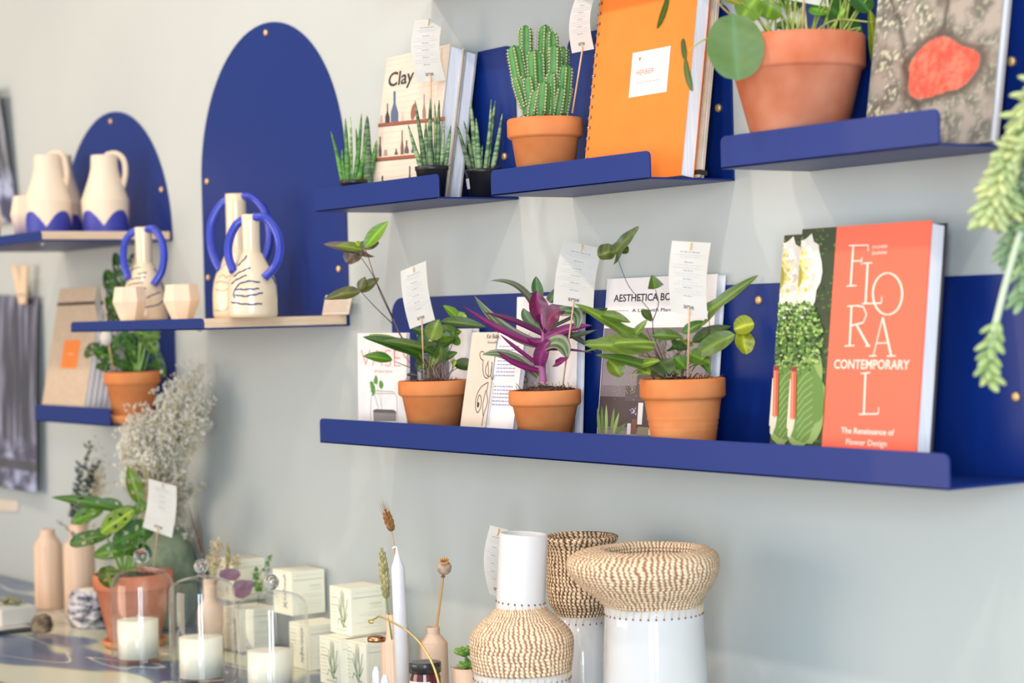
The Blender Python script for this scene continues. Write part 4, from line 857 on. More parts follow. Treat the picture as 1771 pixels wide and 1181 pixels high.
# ---- window-leaf plants
def holes_leaf(root, P0, P1, w_, c_, **kw): return leaf(root, P0, P1, w_, None, kw.pop('arch', .1), kw.pop('fold', .2), kw.pop('prof', 'oval'), c_, holes=kw.pop('holes', True), nu=18, nv=10, **kw)
c = onY(228, 645, -.083); root = thing('potted_plant', 'window-leaf plant in a terracotta pot with saucer on the lower left shelf', 'plant', (c.x, -.083, ZL + T))
zs = ZL + T + .0002
MB().lathe([(0, 0), (.040, 0), (.043, .003), (.049, .016), (.0475, .017), (.041, .004), (0, .004)], (c.x, -.083, zs), 48).build('saucer', 'terra', root)
terra_pot(root, (c.x, -.083), zs + .0045, .0535, .094, 'terra', base=.66, seed=21)
d = dep((c.x, -.083, -.1)); ka = d / FPX / 3.4728
def pa(x, y, dz=0): return at(*za2(x, y), d + dz)
for i, (x0, y0, x1, y1, w_, dz, c_) in enumerate([(500, 300, 446, 55, 70, .02, (40, 84, 34)), (450, 340, 396, 160, 86, .03, (54, 100, 42)), (490, 470, 400, 320, 100, .02, (60, 106, 36)), (440, 480, 400, 420, 60, .03, (52, 92, 38)), (470, 730, 320, 640, 110, -.02, (58, 112, 36)), (350, 600, 268, 690, 70, -.015, (44, 86, 34)), (420, 760, 330, 740, 60, -.01, (50, 100, 36)), (560, 540, 720, 570, 90, .0, (84, 136, 66)), (670, 620, 742, 810, 66, .01, (70, 116, 56)), (470, 640, 400, 560, 90, .0, (66, 124, 44)), (560, 640, 480, 540, 100, -.01, (50, 108, 40)), (620, 560, 700, 660, 90, -.01, (94, 142, 76)), (600, 720, 520, 620, 90, -.015, (54, 106, 42)), (560, 760, 450, 720, 80, -.025, (46, 96, 34)), (640, 740, 720, 740, 70, .01, (60, 104, 50)), (540, 560, 500, 430, 90, .02, (48, 96, 38)), (630, 560, 580, 440, 90, .025, (60, 108, 46)), (680, 560, 700, 480, 70, .02, (70, 116, 56)), (420, 700, 380, 600, 60, .0, (40, 84, 36)), (520, 160, 560, 60, 30, .02, (40, 76, 34))]):
    holes_leaf(root, pa(x0, y0, dz * .6), pa(x1, y1, dz), w_ * ka, c_, seed=i, wave=.1)
for x0, x1, y1, c_ in ((560, 500, 300, (80, 110, 50)), (590, 615, 560, (150, 186, 90)), (600, 590, 540, (130, 170, 80)), (540, 450, 560, (80, 120, 50)), (620, 680, 600, (100, 140, 60)), (560, 480, 480, (90, 120, 60)), (580, 540, 580, (96, 140, 60)), (520, 430, 700, (80, 120, 50))):
    stem(root, [pa(x0, 775, 0), pa((x0 + x1) / 2, (775 + y1) / 2 - 20, 0), pa(x1, y1, .01)], 9 * ka, c_)
for i, (x0, x1, y1) in enumerate(((575, 560, 640), (585, 600, 600), (595, 630, 620), (565, 530, 650))): stem(root, [pa(x0, 770, -.01), pa((x0 + x1) / 2, 700, -.012), pa(x1, y1, -.01)], 8 * ka, (140, 180, 90))
# round paper tag on a stick in that pot
t = thing('care_tag', 'curled round paper tag on a stick in the lower left plant pot, seen edge-on', 'tag', pa(440, 780, -.03))
MB().tube([pa(370, 255, -.03), pa(395, 450, -.03), pa(415, 640, -.032), pa(440, 778, -.03)], .0014, 8).build('stick', 'stick', t)
m = MB(); vs = []
for i in range(15):
    v = i / 14; h_ = math.sin(PI * (.04 + .92 * v)); yy = 230 + 245 * v; xc = 352 - 14 * math.sin(PI * v)
    for s_ in (-1, 1): vs.append(pa(xc + 6 + s_ * 17 * h_ ** .6, yy, -.022 + s_ * .012 * h_)) 
K = len(vs); vs += [v + RIGHT * .0004 for v in vs]
m.add(vs, [(2 * i, 2 * i + 1, 2 * i + 3, 2 * i + 2) for i in range(14)] + [(K + 2 * i, K + 2 * i + 2, K + 2 * i + 3, K + 2 * i + 1) for i in range(14)]); m.build('paper', 'paper', t)
m = MB(); cp = pa(392, 572, -.034)
A = Matrix((RIGHT, UP, -FWD)).transposed()
m.lathe([(0, .0004), (.0125, .0004), (.0125, 0), (0, 0)], cp, 32, A=A @ Matrix.Diagonal((.9, 1.15, 1))); m.build('round_label', 'paper', t)
# ---- trailing succulent at the right edge
rc = onY(1850, 180, -.085); root = thing('trailing_succulent', 'pale green trailing succulent hanging into view at the right edge', 'plant', (-1.235, -.075, ZD))
terra_pot(root, (-1.235, -.075), ZD + .0002, .055, .085, seed=31)
dz0 = 1.93
def strand(pts, r, n, c1, c2, w_=.006, ln=.02, seed=0):
    P = spline(pts, 10); rnd = random.Random(seed); L = len(P)
    MB().tube(P, .0028, 7, (176, 196, 150)).build('stem', 'stemcol', root)
    m = MB()
    for i in range(n):
        f = i / n * (L - 1); k = int(f); p = P[k].lerp(P[min(k + 1, L - 1)], f - k); T_ = (P[min(k + 1, L - 1)] - P[max(k - 1, 0)]).normalized()
        a = T_.cross(Vector((.2, 1, .1))).normalized(); b_ = T_.cross(a); th = i * 2.4; dr = (a * math.cos(th) + b_ * math.sin(th) + T_ * .9).normalized()
        q = dr.to_track_quat('Z', 'Y').to_matrix(); s_ = rnd.uniform(.8, 1.15)
        m.ball(p + dr * ln * .5 * s_, ln * .5 * s_, mixc(c1, c2, rnd.random()), 8, 6, (w_ / ln * 1.1, w_ / ln * .8, 1), q)
    m.build('leaves', 'leaf', root)['kind'] = 'stuff'
def ph(x, y, dz=0): return at(x, y, dz0 + dz)
strand([(-1.235, -.08, ZD + .085), ph(1795, 150), ph(1790, 235), ph(1752, 262), ph(1722, 330), ph(1712, 378)], .01, 120, (226, 230, 160), (196, 214, 150), .0085, .024, 1)
strand([(-1.24, -.08, ZD + .083), ph(1800, 190, .03), ph(1775, 300, .03), ph(1752, 400, .03), ph(1750, 440, .03)], .01, 80, (170, 196, 150), (132, 168, 130), .0075, .024, 2)
strand([(-1.22, -.08, ZD + .083), ph(1830, 190, .02), ph(1800, 300, .02), ph(1775, 420, .02), ph(1770, 520, .02)], .01, 80, (190, 210, 150), (150, 186, 140), .0075, .024, 5)
P_ = [ph(1765, 400, .01), ph(1742, 480, .01), ph(1722, 560, .01), ph(1714, 600, .01)]
MB().tube(spline(P_, 8), .0034, 8, (196, 208, 176)).build('stem', 'stemcol', root)
strand([ph(1722, 555, .01), ph(1710, 615, .01), ph(1712, 660, .01)], .01, 22, (200, 216, 140), (170, 200, 130), .008, .018, 3)
strand([(-1.225, -.08, ZD + .083), ph(1790, 180, .01), ph(1768, 240, .01), ph(1735, 290, .01), ph(1742, 360, .01)], .01, 90, (214, 222, 150), (180, 204, 140), .008, .023, 4)
# ------------------------------------------------------------------ ceramics on the arched shelves
def rad_at(prof, z):
    for (r0, z0), (r1, z1) in zip(prof, prof[1:]):
        if min(z0, z1) <= z <= max(z0, z1) and abs(z1 - z0) > 1e-9: return r0 + (r1 - r0) * (z - z0) / (z1 - z0)
    return 0
def on_lathe(px, py, c, prof):
    v = ray(px, py); d0 = dep((c[0], c[1], prof[0][1])) ; t = d0 - .12
    while t < d0 + .1:
        p = CAM + v * t
        if math.hypot(p.x - c[0], p.y - c[1]) <= rad_at(prof, p.z): return p
        t += .0004
    return None
def painted(root, name, strokes, f, c, prof, r, col, mt='ink_glaze', wavy=0):
    m = MB()
    for s_ in strokes:
        P = spline([Vector((x, y, 0)) for x, y in s_], 5) if len(s_) > 2 else [Vector((*s_[0], 0)).lerp(Vector((*s_[1], 0)), i / 8) for i in range(9)]
        Q = [on_lathe(*f(p.x, p.y + wavy * math.sin(i * 1.3)), c, prof) for i, p in enumerate(P)]; Q = [q for q in Q if q]
        if len(Q) > 1: m.tube(Q, [r * (.75 + .4 * abs(math.sin(i * 1.1))) for i in range(len(Q))], 7, col)
    if m.v: m.build(name, mt, root)
def scallops(c, zb, h0, h1, n, ph, cream=(235, 214, 188), blue=(54, 62, 160)):
    def f(p):
        th = math.atan2(p.y - c[1], p.x - c[0]) + ph; z = zb + h0 + (h1 - h0) * abs(math.sin(th * n / 2)); return blue if p.z < z else cream
    return f
zr = zoom(0, 0, 2.684)
def closed(prof, th=.003):   # give a turned vessel an inner wall
    return prof + [(max(r - th, .0005), z) for r, z in prof[::-1] if z > prof[0][1] + th] + [(0, prof[0][1] + th)]
def pitcher(label, xc, Y, hnd, xn=None, group=None):
    pp = [(0, 1062), (98, 1062), (102, 1055), (108, 960), (110, 918), (100, 890), (72, 815), (63, 780), (60, 722)]
    c, pr, d = lp(*[zr(xc, 0)[0], Y], [(hw / 2.684, zr(0, y)[1]) for hw, y in pp]); dz_ = ZA1 - pr[0][1]
    # the base sits on the board; keep the height
    s_ = (pr[-1][1] - ZA1) / (pr[-1][1] - pr[0][1]); pr = [(r, ZA1 + (z - pr[0][1]) * s_) for r, z in pr]
    root = thing('pitcher', label, 'pitcher', (c[0], c[1], ZA1), group)
    fine = [(p.x, p.y) for i in range(len(pr) - 1) for p in [Vector(pr[i]).lerp(Vector(pr[i + 1]), k / 26) for k in range(26)]] + [pr[-1]]
    H = pr[-1][1] - ZA1
    MB().lathe(closed(fine), (c[0], c[1], 0), 160, scallops(c, ZA1, .10 * H, .30 * H, 4, .5)).build('body', 'ink_glaze' if False else 'ink', root)
    if hnd: MB().tube(spline([at(*zr(*q), d) for q in hnd], 8), .0058, 12).build('handle', 'cream_clay', root)
    return root
pitcher('cream handled pitcher with scalloped blue foot, nearest on the upper left arched shelf', 228, -.175, [(225, 722), (255, 712), (290, 722), (308, 790), (303, 860), (272, 938)])
pitcher('cream handled pitcher with scalloped blue foot, right one against the blue arch', 492, -.085, [(490, 722), (535, 713), (572, 740), (582, 800), (568, 870), (540, 925)])
pitcher('cream pitcher mostly hidden behind the nearest pitcher on the upper left shelf', 280, -.06, [(290, 760), (318, 770), (328, 820), (320, 870)])
def cup(label, f, s, xc, Y, pp, zb, cols=None, group=None, seg=7):
    c, pr, d = lp(f(xc, 0)[0], Y, [(hw / s, f(0, y)[1]) for hw, y in pp])
    k = (pr[-1][1] - zb) / (pr[-1][1] - pr[0][1]); pr = [(r, zb + (z - pr[0][1]) * k) for r, z in pr]
    root = thing('cup', label, 'cup', (c[0], c[1], zb), group); H = pr[-1][1] - zb
    MB().lathe([(0, zb)] + closed(pr, .0028), (c[0], c[1], 0), seg, smooth=False, wob=lambda r, z, t: r, col=(lambda p: cols(p, c, H))if cols else (200, 200, 200)).build('body', 'ink' if cols else 'cream_clay', root)
    return root
cup('faceted cream cup left of the blue-handled bottle on the tall arched shelf', za2, 3.4728, 540, -.228, [(60, 462), (104, 352), (88, 265)], ZA2)
cup('faceted cream cup right of the blue-handled bottle on the tall arched shelf', za2, 3.4728, 852, -.17, [(64, 455), (112, 345), (96, 250)], ZA2)
def halfblue(p, c, H): return (52, 60, 140) if p.z < ZA1 + .45 * H else (235, 214, 188)
cup('faceted cream cup with dark blue foot left of the nearest pitcher', zr, 2.684, 112, -.185, [(38, 1080), (60, 985), (44, 910)], ZA1, halfblue)
cup('faceted cream cup cut by the left edge of the frame on the upper shelf', zr, 2.684, -42, -.185, [(38, 1090), (56, 1010), (40, 940)], ZA1, halfblue)
def handled(label, f, s, xc, Y, pp, handles, strokes, sr, wavy=1.2, stroke_col=(36, 50, 120), xn=0):
    c, pr, d = lp(f(xc, 0)[0], Y, [(hw / s, f(0, y)[1]) for hw, y in pp])
    k = (pr[-1][1] - ZA2) / (pr[-1][1] - pr[0][1]); pr = [(r, ZA2 + (z - pr[0][1]) * k) for r, z in pr]; pr = pr[:2] + sprof(pr[1:], 6)[1:]
    root = thing('handled_vase', label, 'vase', (c[0], c[1], ZA2))
    MB().lathe([(0, ZA2)] + closed(pr), (c[0], c[1], 0), 64).build('body', 'cream_glaze', root)
    for h in handles:
        m = MB(); m.tube(spline([at(*f(q[0], q[1]), d + (q[2] if len(q) > 2 else 0)) for q in h], 9), .0068, 14); m.build('handle', 'blue_glaze', root)
    if strokes: painted(root, 'painted_lines', strokes, f, c, pr, sr, stroke_col, wavy=wavy)
    return root
handled('cream bottle vase with blue ring handles between two faceted cups', za, 3.108, 783, -.165, [(112, 532), (118, 520), (117, 430), (104, 350), (76, 280), (52, 235), (46, 215), (46, 40)],
        [[(745, 55, 0), (700, 78, 0), (670, 130, -.005), (664, 200, -.01), (672, 260, -.015), (694, 318, -.02)], [(780, 55, -.01), (825, 52, -.014), (866, 105, -.02), (882, 190, -.026), (868, 280, -.03), (825, 350, -.032)]],
        [[(700, 275), (728, 262), (757, 254)], [(740, 291), (788, 283)], [(700, 318), (740, 314), (782, 309)], [(688, 352), (720, 343), (768, 338)], [(786, 420), (825, 402), (860, 390)], [(778, 470), (820, 464), (850, 455), (882, 432)], [(825, 262), (846, 286)], [(864, 340), (886, 392)], [(775, 368), (785, 370)]], .0011)
z3 = zoom(330, 0, 1.9686)
handled('cream vase with blue ring handles and thin line drawings, rear one before the tall arch', z3, 1.9686, 164, -.10, [(82, 1078), (87, 1065), (86, 985), (74, 930), (50, 880), (38, 850), (36, 820), (36, 660)],
        [[(140, 672, 0), (100, 700, 0), (70, 760, 0), (68, 830, -.005), (80, 880, -.01), (100, 920, -.015)], [(165, 668, -.01), (210, 674, -.012), (252, 720, -.02), (268, 790, -.02), (262, 850, -.02), (244, 888, -.02)]],
        [[(84, 962), (106, 958), (132, 966)], [(82, 984), (108, 990), (130, 982)], [(80, 1056), (120, 1055), (136, 1008)], [(104, 920), (116, 900), (134, 905)], [(95, 945), (110, 935), (120, 945), (132, 938)]], .0006, .6, (44, 44, 80))
handled('cream vase with blue ring handles and bold blue stripes, front one before the tall arch', z3, 1.9686, 212, -.195, [(80, 1074), (84, 1062), (84, 985), (74, 935), (52, 890), (38, 862), (31, 845), (31, 730)],
        [[(190, 742, 0), (155, 765, 0), (132, 815, -.004), (128, 870, -.01), (146, 926, -.02)], [(213, 740, -.01), (255, 742, -.012), (292, 790, -.02), (303, 850, -.024), (288, 905, -.028), (250, 946, -.034)]],
        [[(146, 942), (170, 925), (203, 912)], [(138, 966), (160, 950), (190, 937)], [(236, 960), (190, 958), (160, 972), (146, 1000), (150, 1015)], [(150, 985), (175, 985), (210, 984), (232, 982)], [(150, 1003), (180, 1008), (215, 1003), (245, 997)], [(138, 1028), (165, 1033), (200, 1036), (242, 1034)], [(276, 942), (288, 965)], [(282, 935), (294, 962)], [(160, 905), (180, 885), (192, 870)]], .0013)
# ------------------------------------------------------------------ photo prints on the wall
def print_sheet(label, quad, Yf, fn, nu=60, nv=100):
    TL, TR, BR, BL = quad
    def F(u, v, o=0):
        x = (BL[0] * (1 - u) + BR[0] * u) * (1 - v) + (TL[0] * (1 - u) + TR[0] * u) * v; y = (BL[1] * (1 - u) + BR[1] * u) * (1 - v) + (TL[1] * (1 - u) + TR[1] * u) * v
        return onY(x, y, 0) + Vector((0, Yf(u, v) - o, 0))
    c = F(.5, 0); root = thing('photo_print', label, 'photo', c)
    m = MB(); vs = []; cs = []
    for j in range(nv + 1):
        for i in range(nu + 1): vs.append(F(i / nu, j / nv)); cs.append(fn(i / nu, j / nv))
    m.add(vs, [(j * (nu + 1) + i, j * (nu + 1) + i + 1, (j + 1) * (nu + 1) + i + 1, (j + 1) * (nu + 1) + i) for j in range(nv) for i in range(nu)], cs, smooth=True)
    o = m.build('sheet', 'gloss_print', root); s_ = o.modifiers.new('thick', 'SOLIDIFY'); s_.thickness = .0004; return root
def falls(u, v):
    s_ = nz(u * 16, v * 1.1, 2, 4); s2 = nz(u * 5, v * 1.6, 7, 3); s3 = nz(u * 40, v * 2, 4, 2)
    c = mixc((48, 46, 66), (160, 160, 184), .35 + s_ * 1.6 + s2 * .8 + s3 * .5)
    if v < .3: k = nz(u * 7, v * 12, 5, 4); c = mixc(c, mixc((60, 56, 84), (176, 184, 214), .45 + k * 1.6), min(1, (.3 - v) * 8) * (1 if v > .16 or v < .11 else .4))
    if .1 < v < .16: c = mixc(c, (44, 34, 44), .7)
    return mixc(c, (50, 34, 44), max(0, s2 - .1) * 2)
def falls2(u, v):
    s_ = nz(u * 9, v * 2, 12, 4); k = nz(u * 5, v * 5, 15, 4); c = mixc((52, 52, 60), (150, 152, 162), .3 + s_ * 1.1)
    if v < .45: c = mixc(c, mixc((50, 52, 90), (184, 190, 222), .45 + k * 1.7), min(1, (.45 - v) * 6))
    return c
print_sheet('grey waterfall photo print hung from a clothespin at the left edge', [(-60, 507), (75, 513), (82, 852), (-60, 829)], lambda u, v: -.012 - .014 * u * (1 - v) ** .5, falls)
print_sheet('dark photo print with curled right edge at the upper left corner', [(-60, 172), (17, 152), (38, 383), (-60, 392)], lambda u, v: -.008 - .02 * u * v, falls2)
t = thing('clothespin', 'wooden clothespin clamping the waterfall print to the wall', 'clothespin', onY(36, 527, -.02))
pd = [(onY(*za(x, y), -.024)) for x, y in ((56, 248), (84, 246), (124, 452), (100, 456))]; MB().prism(pd, Vector((0, .006, 0))).build('arm', 'ply', t, bevel=.001)
pd = [(onY(*za(x, y), -.0315)) for x, y in ((112, 246), (142, 246), (130, 452), (98, 454))]; MB().prism(pd, Vector((0, .007, 0))).build('arm', 'ply', t, bevel=.001)
MB().tube([onY(*za(x, y), -.034) for x, y in ((94, 400), (136, 402))], .0012, 6).build('spring', 'steel', t)
P = [onY(x, y, -.001) for x, y in ((-30, 882), (32, 884), (33, 866), (-30, 862))]; tag(MB().prism(P, Vector((0, -.002, 0))).build('wall_label', 'beige_card'), 'small pale card label on the wall under the waterfall print', 'label')
# ------------------------------------------------------------------ things on the table
zt = zoom(0, 820, 3.272); zg = zoom(250, 850, 3.568); zh = zoom(500, 850, 3.569); zv = zoom(780, 880, 3.542)
def turned(name, label, cat, f, s, xc, Y, pp, mt, part='body', wall=.004, flutes=0, zb=TZ, group=None, seg=64, smoothn=0, close=True):
    c, pr, d = lp(f(xc, 0)[0], Y, [(hw / s, f(0, y)[1]) for hw, y in pp])
    k = (pr[-1][1] - zb) / (pr[-1][1] - pr[0][1]); pr = [(r, zb + .0002 + (z - pr[0][1]) * k) for r, z in pr]
    if smoothn: pr = pr[:2] + sprof(pr[1:], smoothn)[1:]
    root = thing(name, label, cat, (c[0], c[1], zb), group)
    wob = (lambda r, z, t: r * (1 - .025 * (1 + math.cos(t * flutes)) * .5)) if flutes else None
    MB().lathe([(0, pr[0][1])] + (closed(pr, wall) if close else pr), (c[0], c[1], 0), 144 if flutes else seg, wob=wob).build(part, mt, root)
    return root, c, pr, d
# left group
pc_ = onY(8, 1076, -.30); root = thing('plate', 'dark flat plate with a white card under the ribboned gift box', 'plate', (pc_.x, -.30, TZ))
MB().lathe([(0, 0), (.05, 0), (.088, .004), (.09, .006), (.086, .006), (.05, .003), (0, .003)], (pc_.x, -.30, TZ + .0002), 64).build('dish', 'plate', root)
MB().box((pc_.x + .01, -.315, TZ + .0075), (.12, .07, .0012), R=Matrix.Rotation(.1, 3, 'Z')).build('card', 'paper', root)
gx, gy, gz = pc_.x - .008, -.295, TZ + .0085; root = thing('gift_box', 'small white gift box tied with olive and mint ribbons at the lower left', 'box', (gx, gy, gz))
Rg = Matrix.Rotation(.15, 3, 'Z')
MB().box((gx, gy, gz + .0165), (.105, .075, .033), R=Rg).build('box', 'paper', root, bevel=.002)
MB().box((gx + .030, gy, gz + .0168), (.012, .0768, .0342), R=Rg).build('ribbon', 'mint', root)
m = MB()
for k, (dx, dy, a_) in enumerate(((.02, .0, .3), (-.02, .01, 2.6), (.03, .015, 1.0), (-.01, -.01, -2.2), (.0, .01, 1.8))):
    P = [Vector((gx, gy, gz + .036)), Vector((gx + .018 * math.cos(a_), gy + .018 * math.sin(a_), gz + .047)), Vector((gx + .038 * math.cos(a_), gy + .038 * math.sin(a_), gz + .038)), Vector((gx + .022 * math.cos(a_ + .5), gy + .022 * math.sin(a_ + .5), gz + .037))]
    Q = spline(P, 6); m.add([p for q in Q for p in (q + Vector((-math.sin(a_), math.cos(a_), 0)) * .005, q - Vector((-math.sin(a_), math.cos(a_), 0)) * .005)], [(2 * i, 2 * i + 1, 2 * i + 3, 2 * i + 2) for i in range(len(Q) - 1)], smooth=True)
m.build('bow', 'ribbon', root)
def rock(name, label, c, rad, sc, mt, seed, top=None, cat='stone'):
    m = MB(); wob = lambda p: 1 + .22 * noise.noise(p * 1.6 + Vector((seed, 0, 0))) + .08 * noise.noise(p * 5 + Vector((0, seed, 0)))
    bm_ = MB(); vs = []; nu, nv = 40, 26
    for i in range(nv + 1):
        ph_ = PI * i / nv
        for j in range(nu):
            th = 2 * PI * j / nu; p = Vector((math.sin(ph_) * math.cos(th), math.sin(ph_) * math.sin(th), math.cos(ph_))); q = p * wob(p) * rad
            q = Vector((q.x * sc[0], q.y * sc[1], q.z * sc[2])); q.z = max(q.z, -rad * sc[2] * .62)
            if top: q.z = min(q.z, rad * sc[2] * top)
            vs.append(Vector(c) + q)
    m.add(vs, [(i * nu + j, (i + 1) * nu + j, (i + 1) * nu + (j + 1) % nu, i * nu + (j + 1) % nu) for i in range(nv) for j in range(nu)], smooth=False)
    o = m.build('body', mt, thing(name, label, cat, (c[0], c[1], c[2] - rad * sc[2] * .62))); return o.parent
q = onY(72, 1052, -.285); rock('rough_stone', 'small brown rough stone beside the gift box', (q.x, q.y, TZ + .0125 + .0005 + .0066), .021, (1, .9, .95), 'bark', 3)
q = onZ(131, 1086, TZ); r_ = rock('stone_candle_holder', 'blue and white veined stone tealight holder', (q.x - .004, q.y + .030, TZ + .033), .050, (1.02, .78, 1.06), 'sodalite', 8, top=.68, cat='candle holder')
MB().lathe([(0, .0), (.019, .0), (.0195, .002), (.018, .0022), (0, .0015)], (q.x - .004, q.y + .030, TZ + .033 + .050 * 1.06 * .68), 32).build('tealight', 'wax', r_)
turned('wooden_vase', 'fluted pale wooden bottle vase at the far left of the table', 'vase', zt, 3.272, 281, -.135, [(80, 748), (81, 735), (80, 405), (70, 378), (48, 352), (41, 338), (41, 310)], 'pinewood', flutes=28, smoothn=0)
root, c, pr, d = turned('wooden_vase', 'smooth pale wooden vase holding dark green and cream dried sprigs', 'vase', zt, 3.272, 456, -.125, [(86, 790), (88, 770), (88, 410), (78, 385), (52, 372), (50, 360), (50, 280)], 'pinewood')
tip = pr[-1][1]; vc = Vector((c[0], c[1], tip))
sp = thing('dried_sprig', 'dark green dried ruscus and cream fluff standing in the smooth wooden vase', 'dried flowers', (c[0], c[1], tip - .05))
def pd_(x, y, dz=0): return at(x, y, d + dz)
def sprig(root, pts, n, ln, w_, col, seed, dz=0, part='sprig'):
    rnd = random.Random(seed); P = spline([pd_(x, y, dz) for x, y in pts], 8); m = MB(); m.tube(P, .0008, 5, (60, 66, 44))
    for i in range(n):
        k = int(len(P) * (.25 + .75 * i / n)) - 1; p = P[k]; T_ = (P[min(k + 1, len(P) - 1)] - P[k - 1]).normalized()
        a = rnd.uniform(0, 2 * PI); dr = (T_ * .9 + RIGHT * math.cos(a) + FWD * math.sin(a)).normalized(); s_ = dr.cross(FWD).normalized(); L = ln * rnd.uniform(.7, 1.2)
        m.add([p, p + dr * L * .5 + s_ * w_, p + dr * L, p + dr * L * .5 - s_ * w_ + FWD * .001], [(0, 1, 2), (0, 2, 3)], col)
    return m.build(part, 'stemcol', root)
MB().tube([Vector((c[0], c[1], tip - .06)), pd_(138, 925), pd_(134, 900)], .0014, 6, (70, 70, 50)).build('stem', 'stemcol', sp)
for k, pts in enumerate(([(138, 925), (130, 880), (142, 820), (157, 762)], [(138, 925), (142, 870), (160, 800)], [(138, 925), (128, 870), (136, 840), (140, 800)], [(138, 925), (150, 860), (170, 795)], [(140, 960), (132, 900), (150, 840), (160, 822)], [(138, 945), (128, 905), (124, 870)], [(140, 930), (155, 880), (166, 826)])):
    sprig(sp, pts, 30, .014, .0028, (38, 60, 50), k, (k - 3) * .006)
sprig(sp, [(135, 940), (118, 915), (98, 900)], 6, .012, .001, (150, 130, 90), 11, -.02); sprig(sp, [(140, 960), (138, 940), (128, 922)], 14, .014, .003, (50, 76, 48), 12, -.02)
m = MB(); rnd = random.Random(4)
for i in range(520):
    x, y = rnd.gauss(166, 10), rnd.gauss(832, 26); x = 140 + (x - 140) * (1 if y < 860 else .7)
    if i > 380: x, y = rnd.gauss(142, 9), rnd.gauss(900, 20)
    m.ball(pd_(x, y, rnd.gauss(.012, .01)), rnd.uniform(.001, .0024), rnd.choice([(236, 222, 190), (226, 208, 172), (240, 230, 205)]), 5, 4)
o = m.build('cream_fluff', 'dried', sp); o['kind'] = 'stuff'
# green vase with the big white bouquet
root, c, pr, d = turned('stoneware_vase', 'large rounded speckled green vase behind the window-leaf plant', 'vase', lambda a, b: (a, b), 1, 270, -.083, [(48, 1076), (58, 1070), (69, 1045), (73, 1005), (69, 962), (57, 925), (42, 903), (28, 896)], 'green_glaze', smoothn=5)
bq = thing('dried_bouquet', 'large bunch of bleached white dried flowers in the green vase', 'dried flowers', (c[0], c[1], pr[-1][1] - .03))
rnd = random.Random(12); stems = MB(); bl = MB(); W_ = [(255, 252, 244), (255, 254, 248), (250, 244, 228), (254, 250, 236)]
for i in range(460):
    k = rnd.random()
    if k < .55: x, y = rnd.gauss(262, 26), rnd.gauss(806, 34)
    elif k < .68: x, y = rnd.gauss(240, 12), rnd.gauss(752, 22)
    elif k < .9: x, y = rnd.gauss(322, 22), rnd.gauss(702, 34)
    else: x, y = rnd.gauss(306, 14), rnd.gauss(870, 24)
    x = min(max(x, 209), 368); y = max(y, 636)
    dz_ = rnd.gauss(-.12, .035) * min(1, max(.2, (900 - y) / 110)); b0 = pd_(270 + rnd.gauss(0, 10), 925 + rnd.uniform(0, 30), rnd.gauss(0, .008)); e = pd_(x, y, dz_)
    stems.tube(spline([b0, b0.lerp(e, .5) + Vector((0, 0, .012)), e], 5), [.0007] * 10 + [.0004], 4, rnd.choice([(246, 234, 196), (250, 242, 214), (236, 226, 190)]))
    for j in range(rnd.randint(9, 14)):
        f_ = rnd.uniform(.8, 1); p0 = b0.lerp(e, f_) + Vector((0, 0, .012 * math.sin(PI * f_))); p = p0 + Vector((rnd.gauss(0, .007), rnd.gauss(0, .007), rnd.uniform(.002, .016)))
        stems.tube([p0, p], .0003, 3, (232, 222, 190), cap=False)
        for q_ in range(3): bl.ball(p + Vector((rnd.gauss(0, .0022), rnd.gauss(0, .0022), rnd.gauss(0, .0022))), rnd.uniform(.0011, .0025), rnd.choice(W_), 5, 4)
o = stems.build('stems', 'dried', bq); o['kind'] = 'stuff'; o = bl.build('blossoms', 'dried', bq); o['kind'] = 'stuff'
# window-leaf plant in the big old pot
q = onY(233, 1098, -.205); mc = (q.x, q.y); root = thing('potted_plant', 'window-leaf plant in a large weathered terracotta pot on the table', 'plant', (q.x, q.y, TZ))
MB().lathe([(0, 0), (.047, 0), (.052, .003), (.057, .012), (.0545, .0135), (.048, .004), (0, .004)], (*mc, TZ + .0002), 48).build('saucer', 'terra', root)
d = dep((q.x, q.y, -.5)); rimz = at(233, 990, d).z
terra_pot(root, mc, TZ + .0046, .0705, rimz - TZ - .0046, 'terra_old', base=.62, rim=.22, soil_drop=.01, seed=41, step=.06)
def pm(x, y, dz=0): return at(*zt(x, y), d + dz)
km = d / FPX / 3.272
for i, (x0, y0, x1, y1, w_, dz, c_, pf) in enumerate([(792, 168, 722, -50, 84, .0, (96, 140, 46), 'lance'), (700, 205, 288, 130, 72, -.02, (60, 112, 40), 'lance'), (590, 190, 412, 275, 92, -.01, (84, 138, 50), 'oval'), (762, 200, 570, 335, 110, -.04, (112, 156, 54), 'oval'), (755, 215, 838, 172, 70, -.02, (62, 116, 42), 'oval'), (600, 345, 392, 398, 92, -.03, (60, 108, 44), 'oval'), (700, 200, 560, 160, 80, .0, (70, 124, 44), 'oval'), (860, 300, 640, 400, 160, -.03, (48, 102, 34), 'oval'), (720, 300, 620, 240, 110, .01, (66, 118, 42), 'oval'), (770, 420, 530, 462, 96, -.035, (74, 126, 44), 'oval'), (860, 350, 790, 300, 100, .0, (52, 104, 38), 'oval'), (600, 520, 628, 645, 104, -.085, (70, 106, 34), 'oval'), (720, 420, 860, 460, 90, .0, (44, 92, 34), 'oval'), (640, 320, 520, 370, 80, .0, (52, 98, 36), 'oval'), (740, 260, 700, 180, 90, .01, (70, 126, 44), 'oval'), (800, 260, 850, 340, 80, .01, (60, 112, 40), 'oval')]):
    leaf(root, pm(x0, y0, dz * .7), pm(x1, y1, dz), w_ * km * 1.1, None, .1, .22, pf, c_, holes=True, nu=18, nv=10, wave=.1, seed=i)
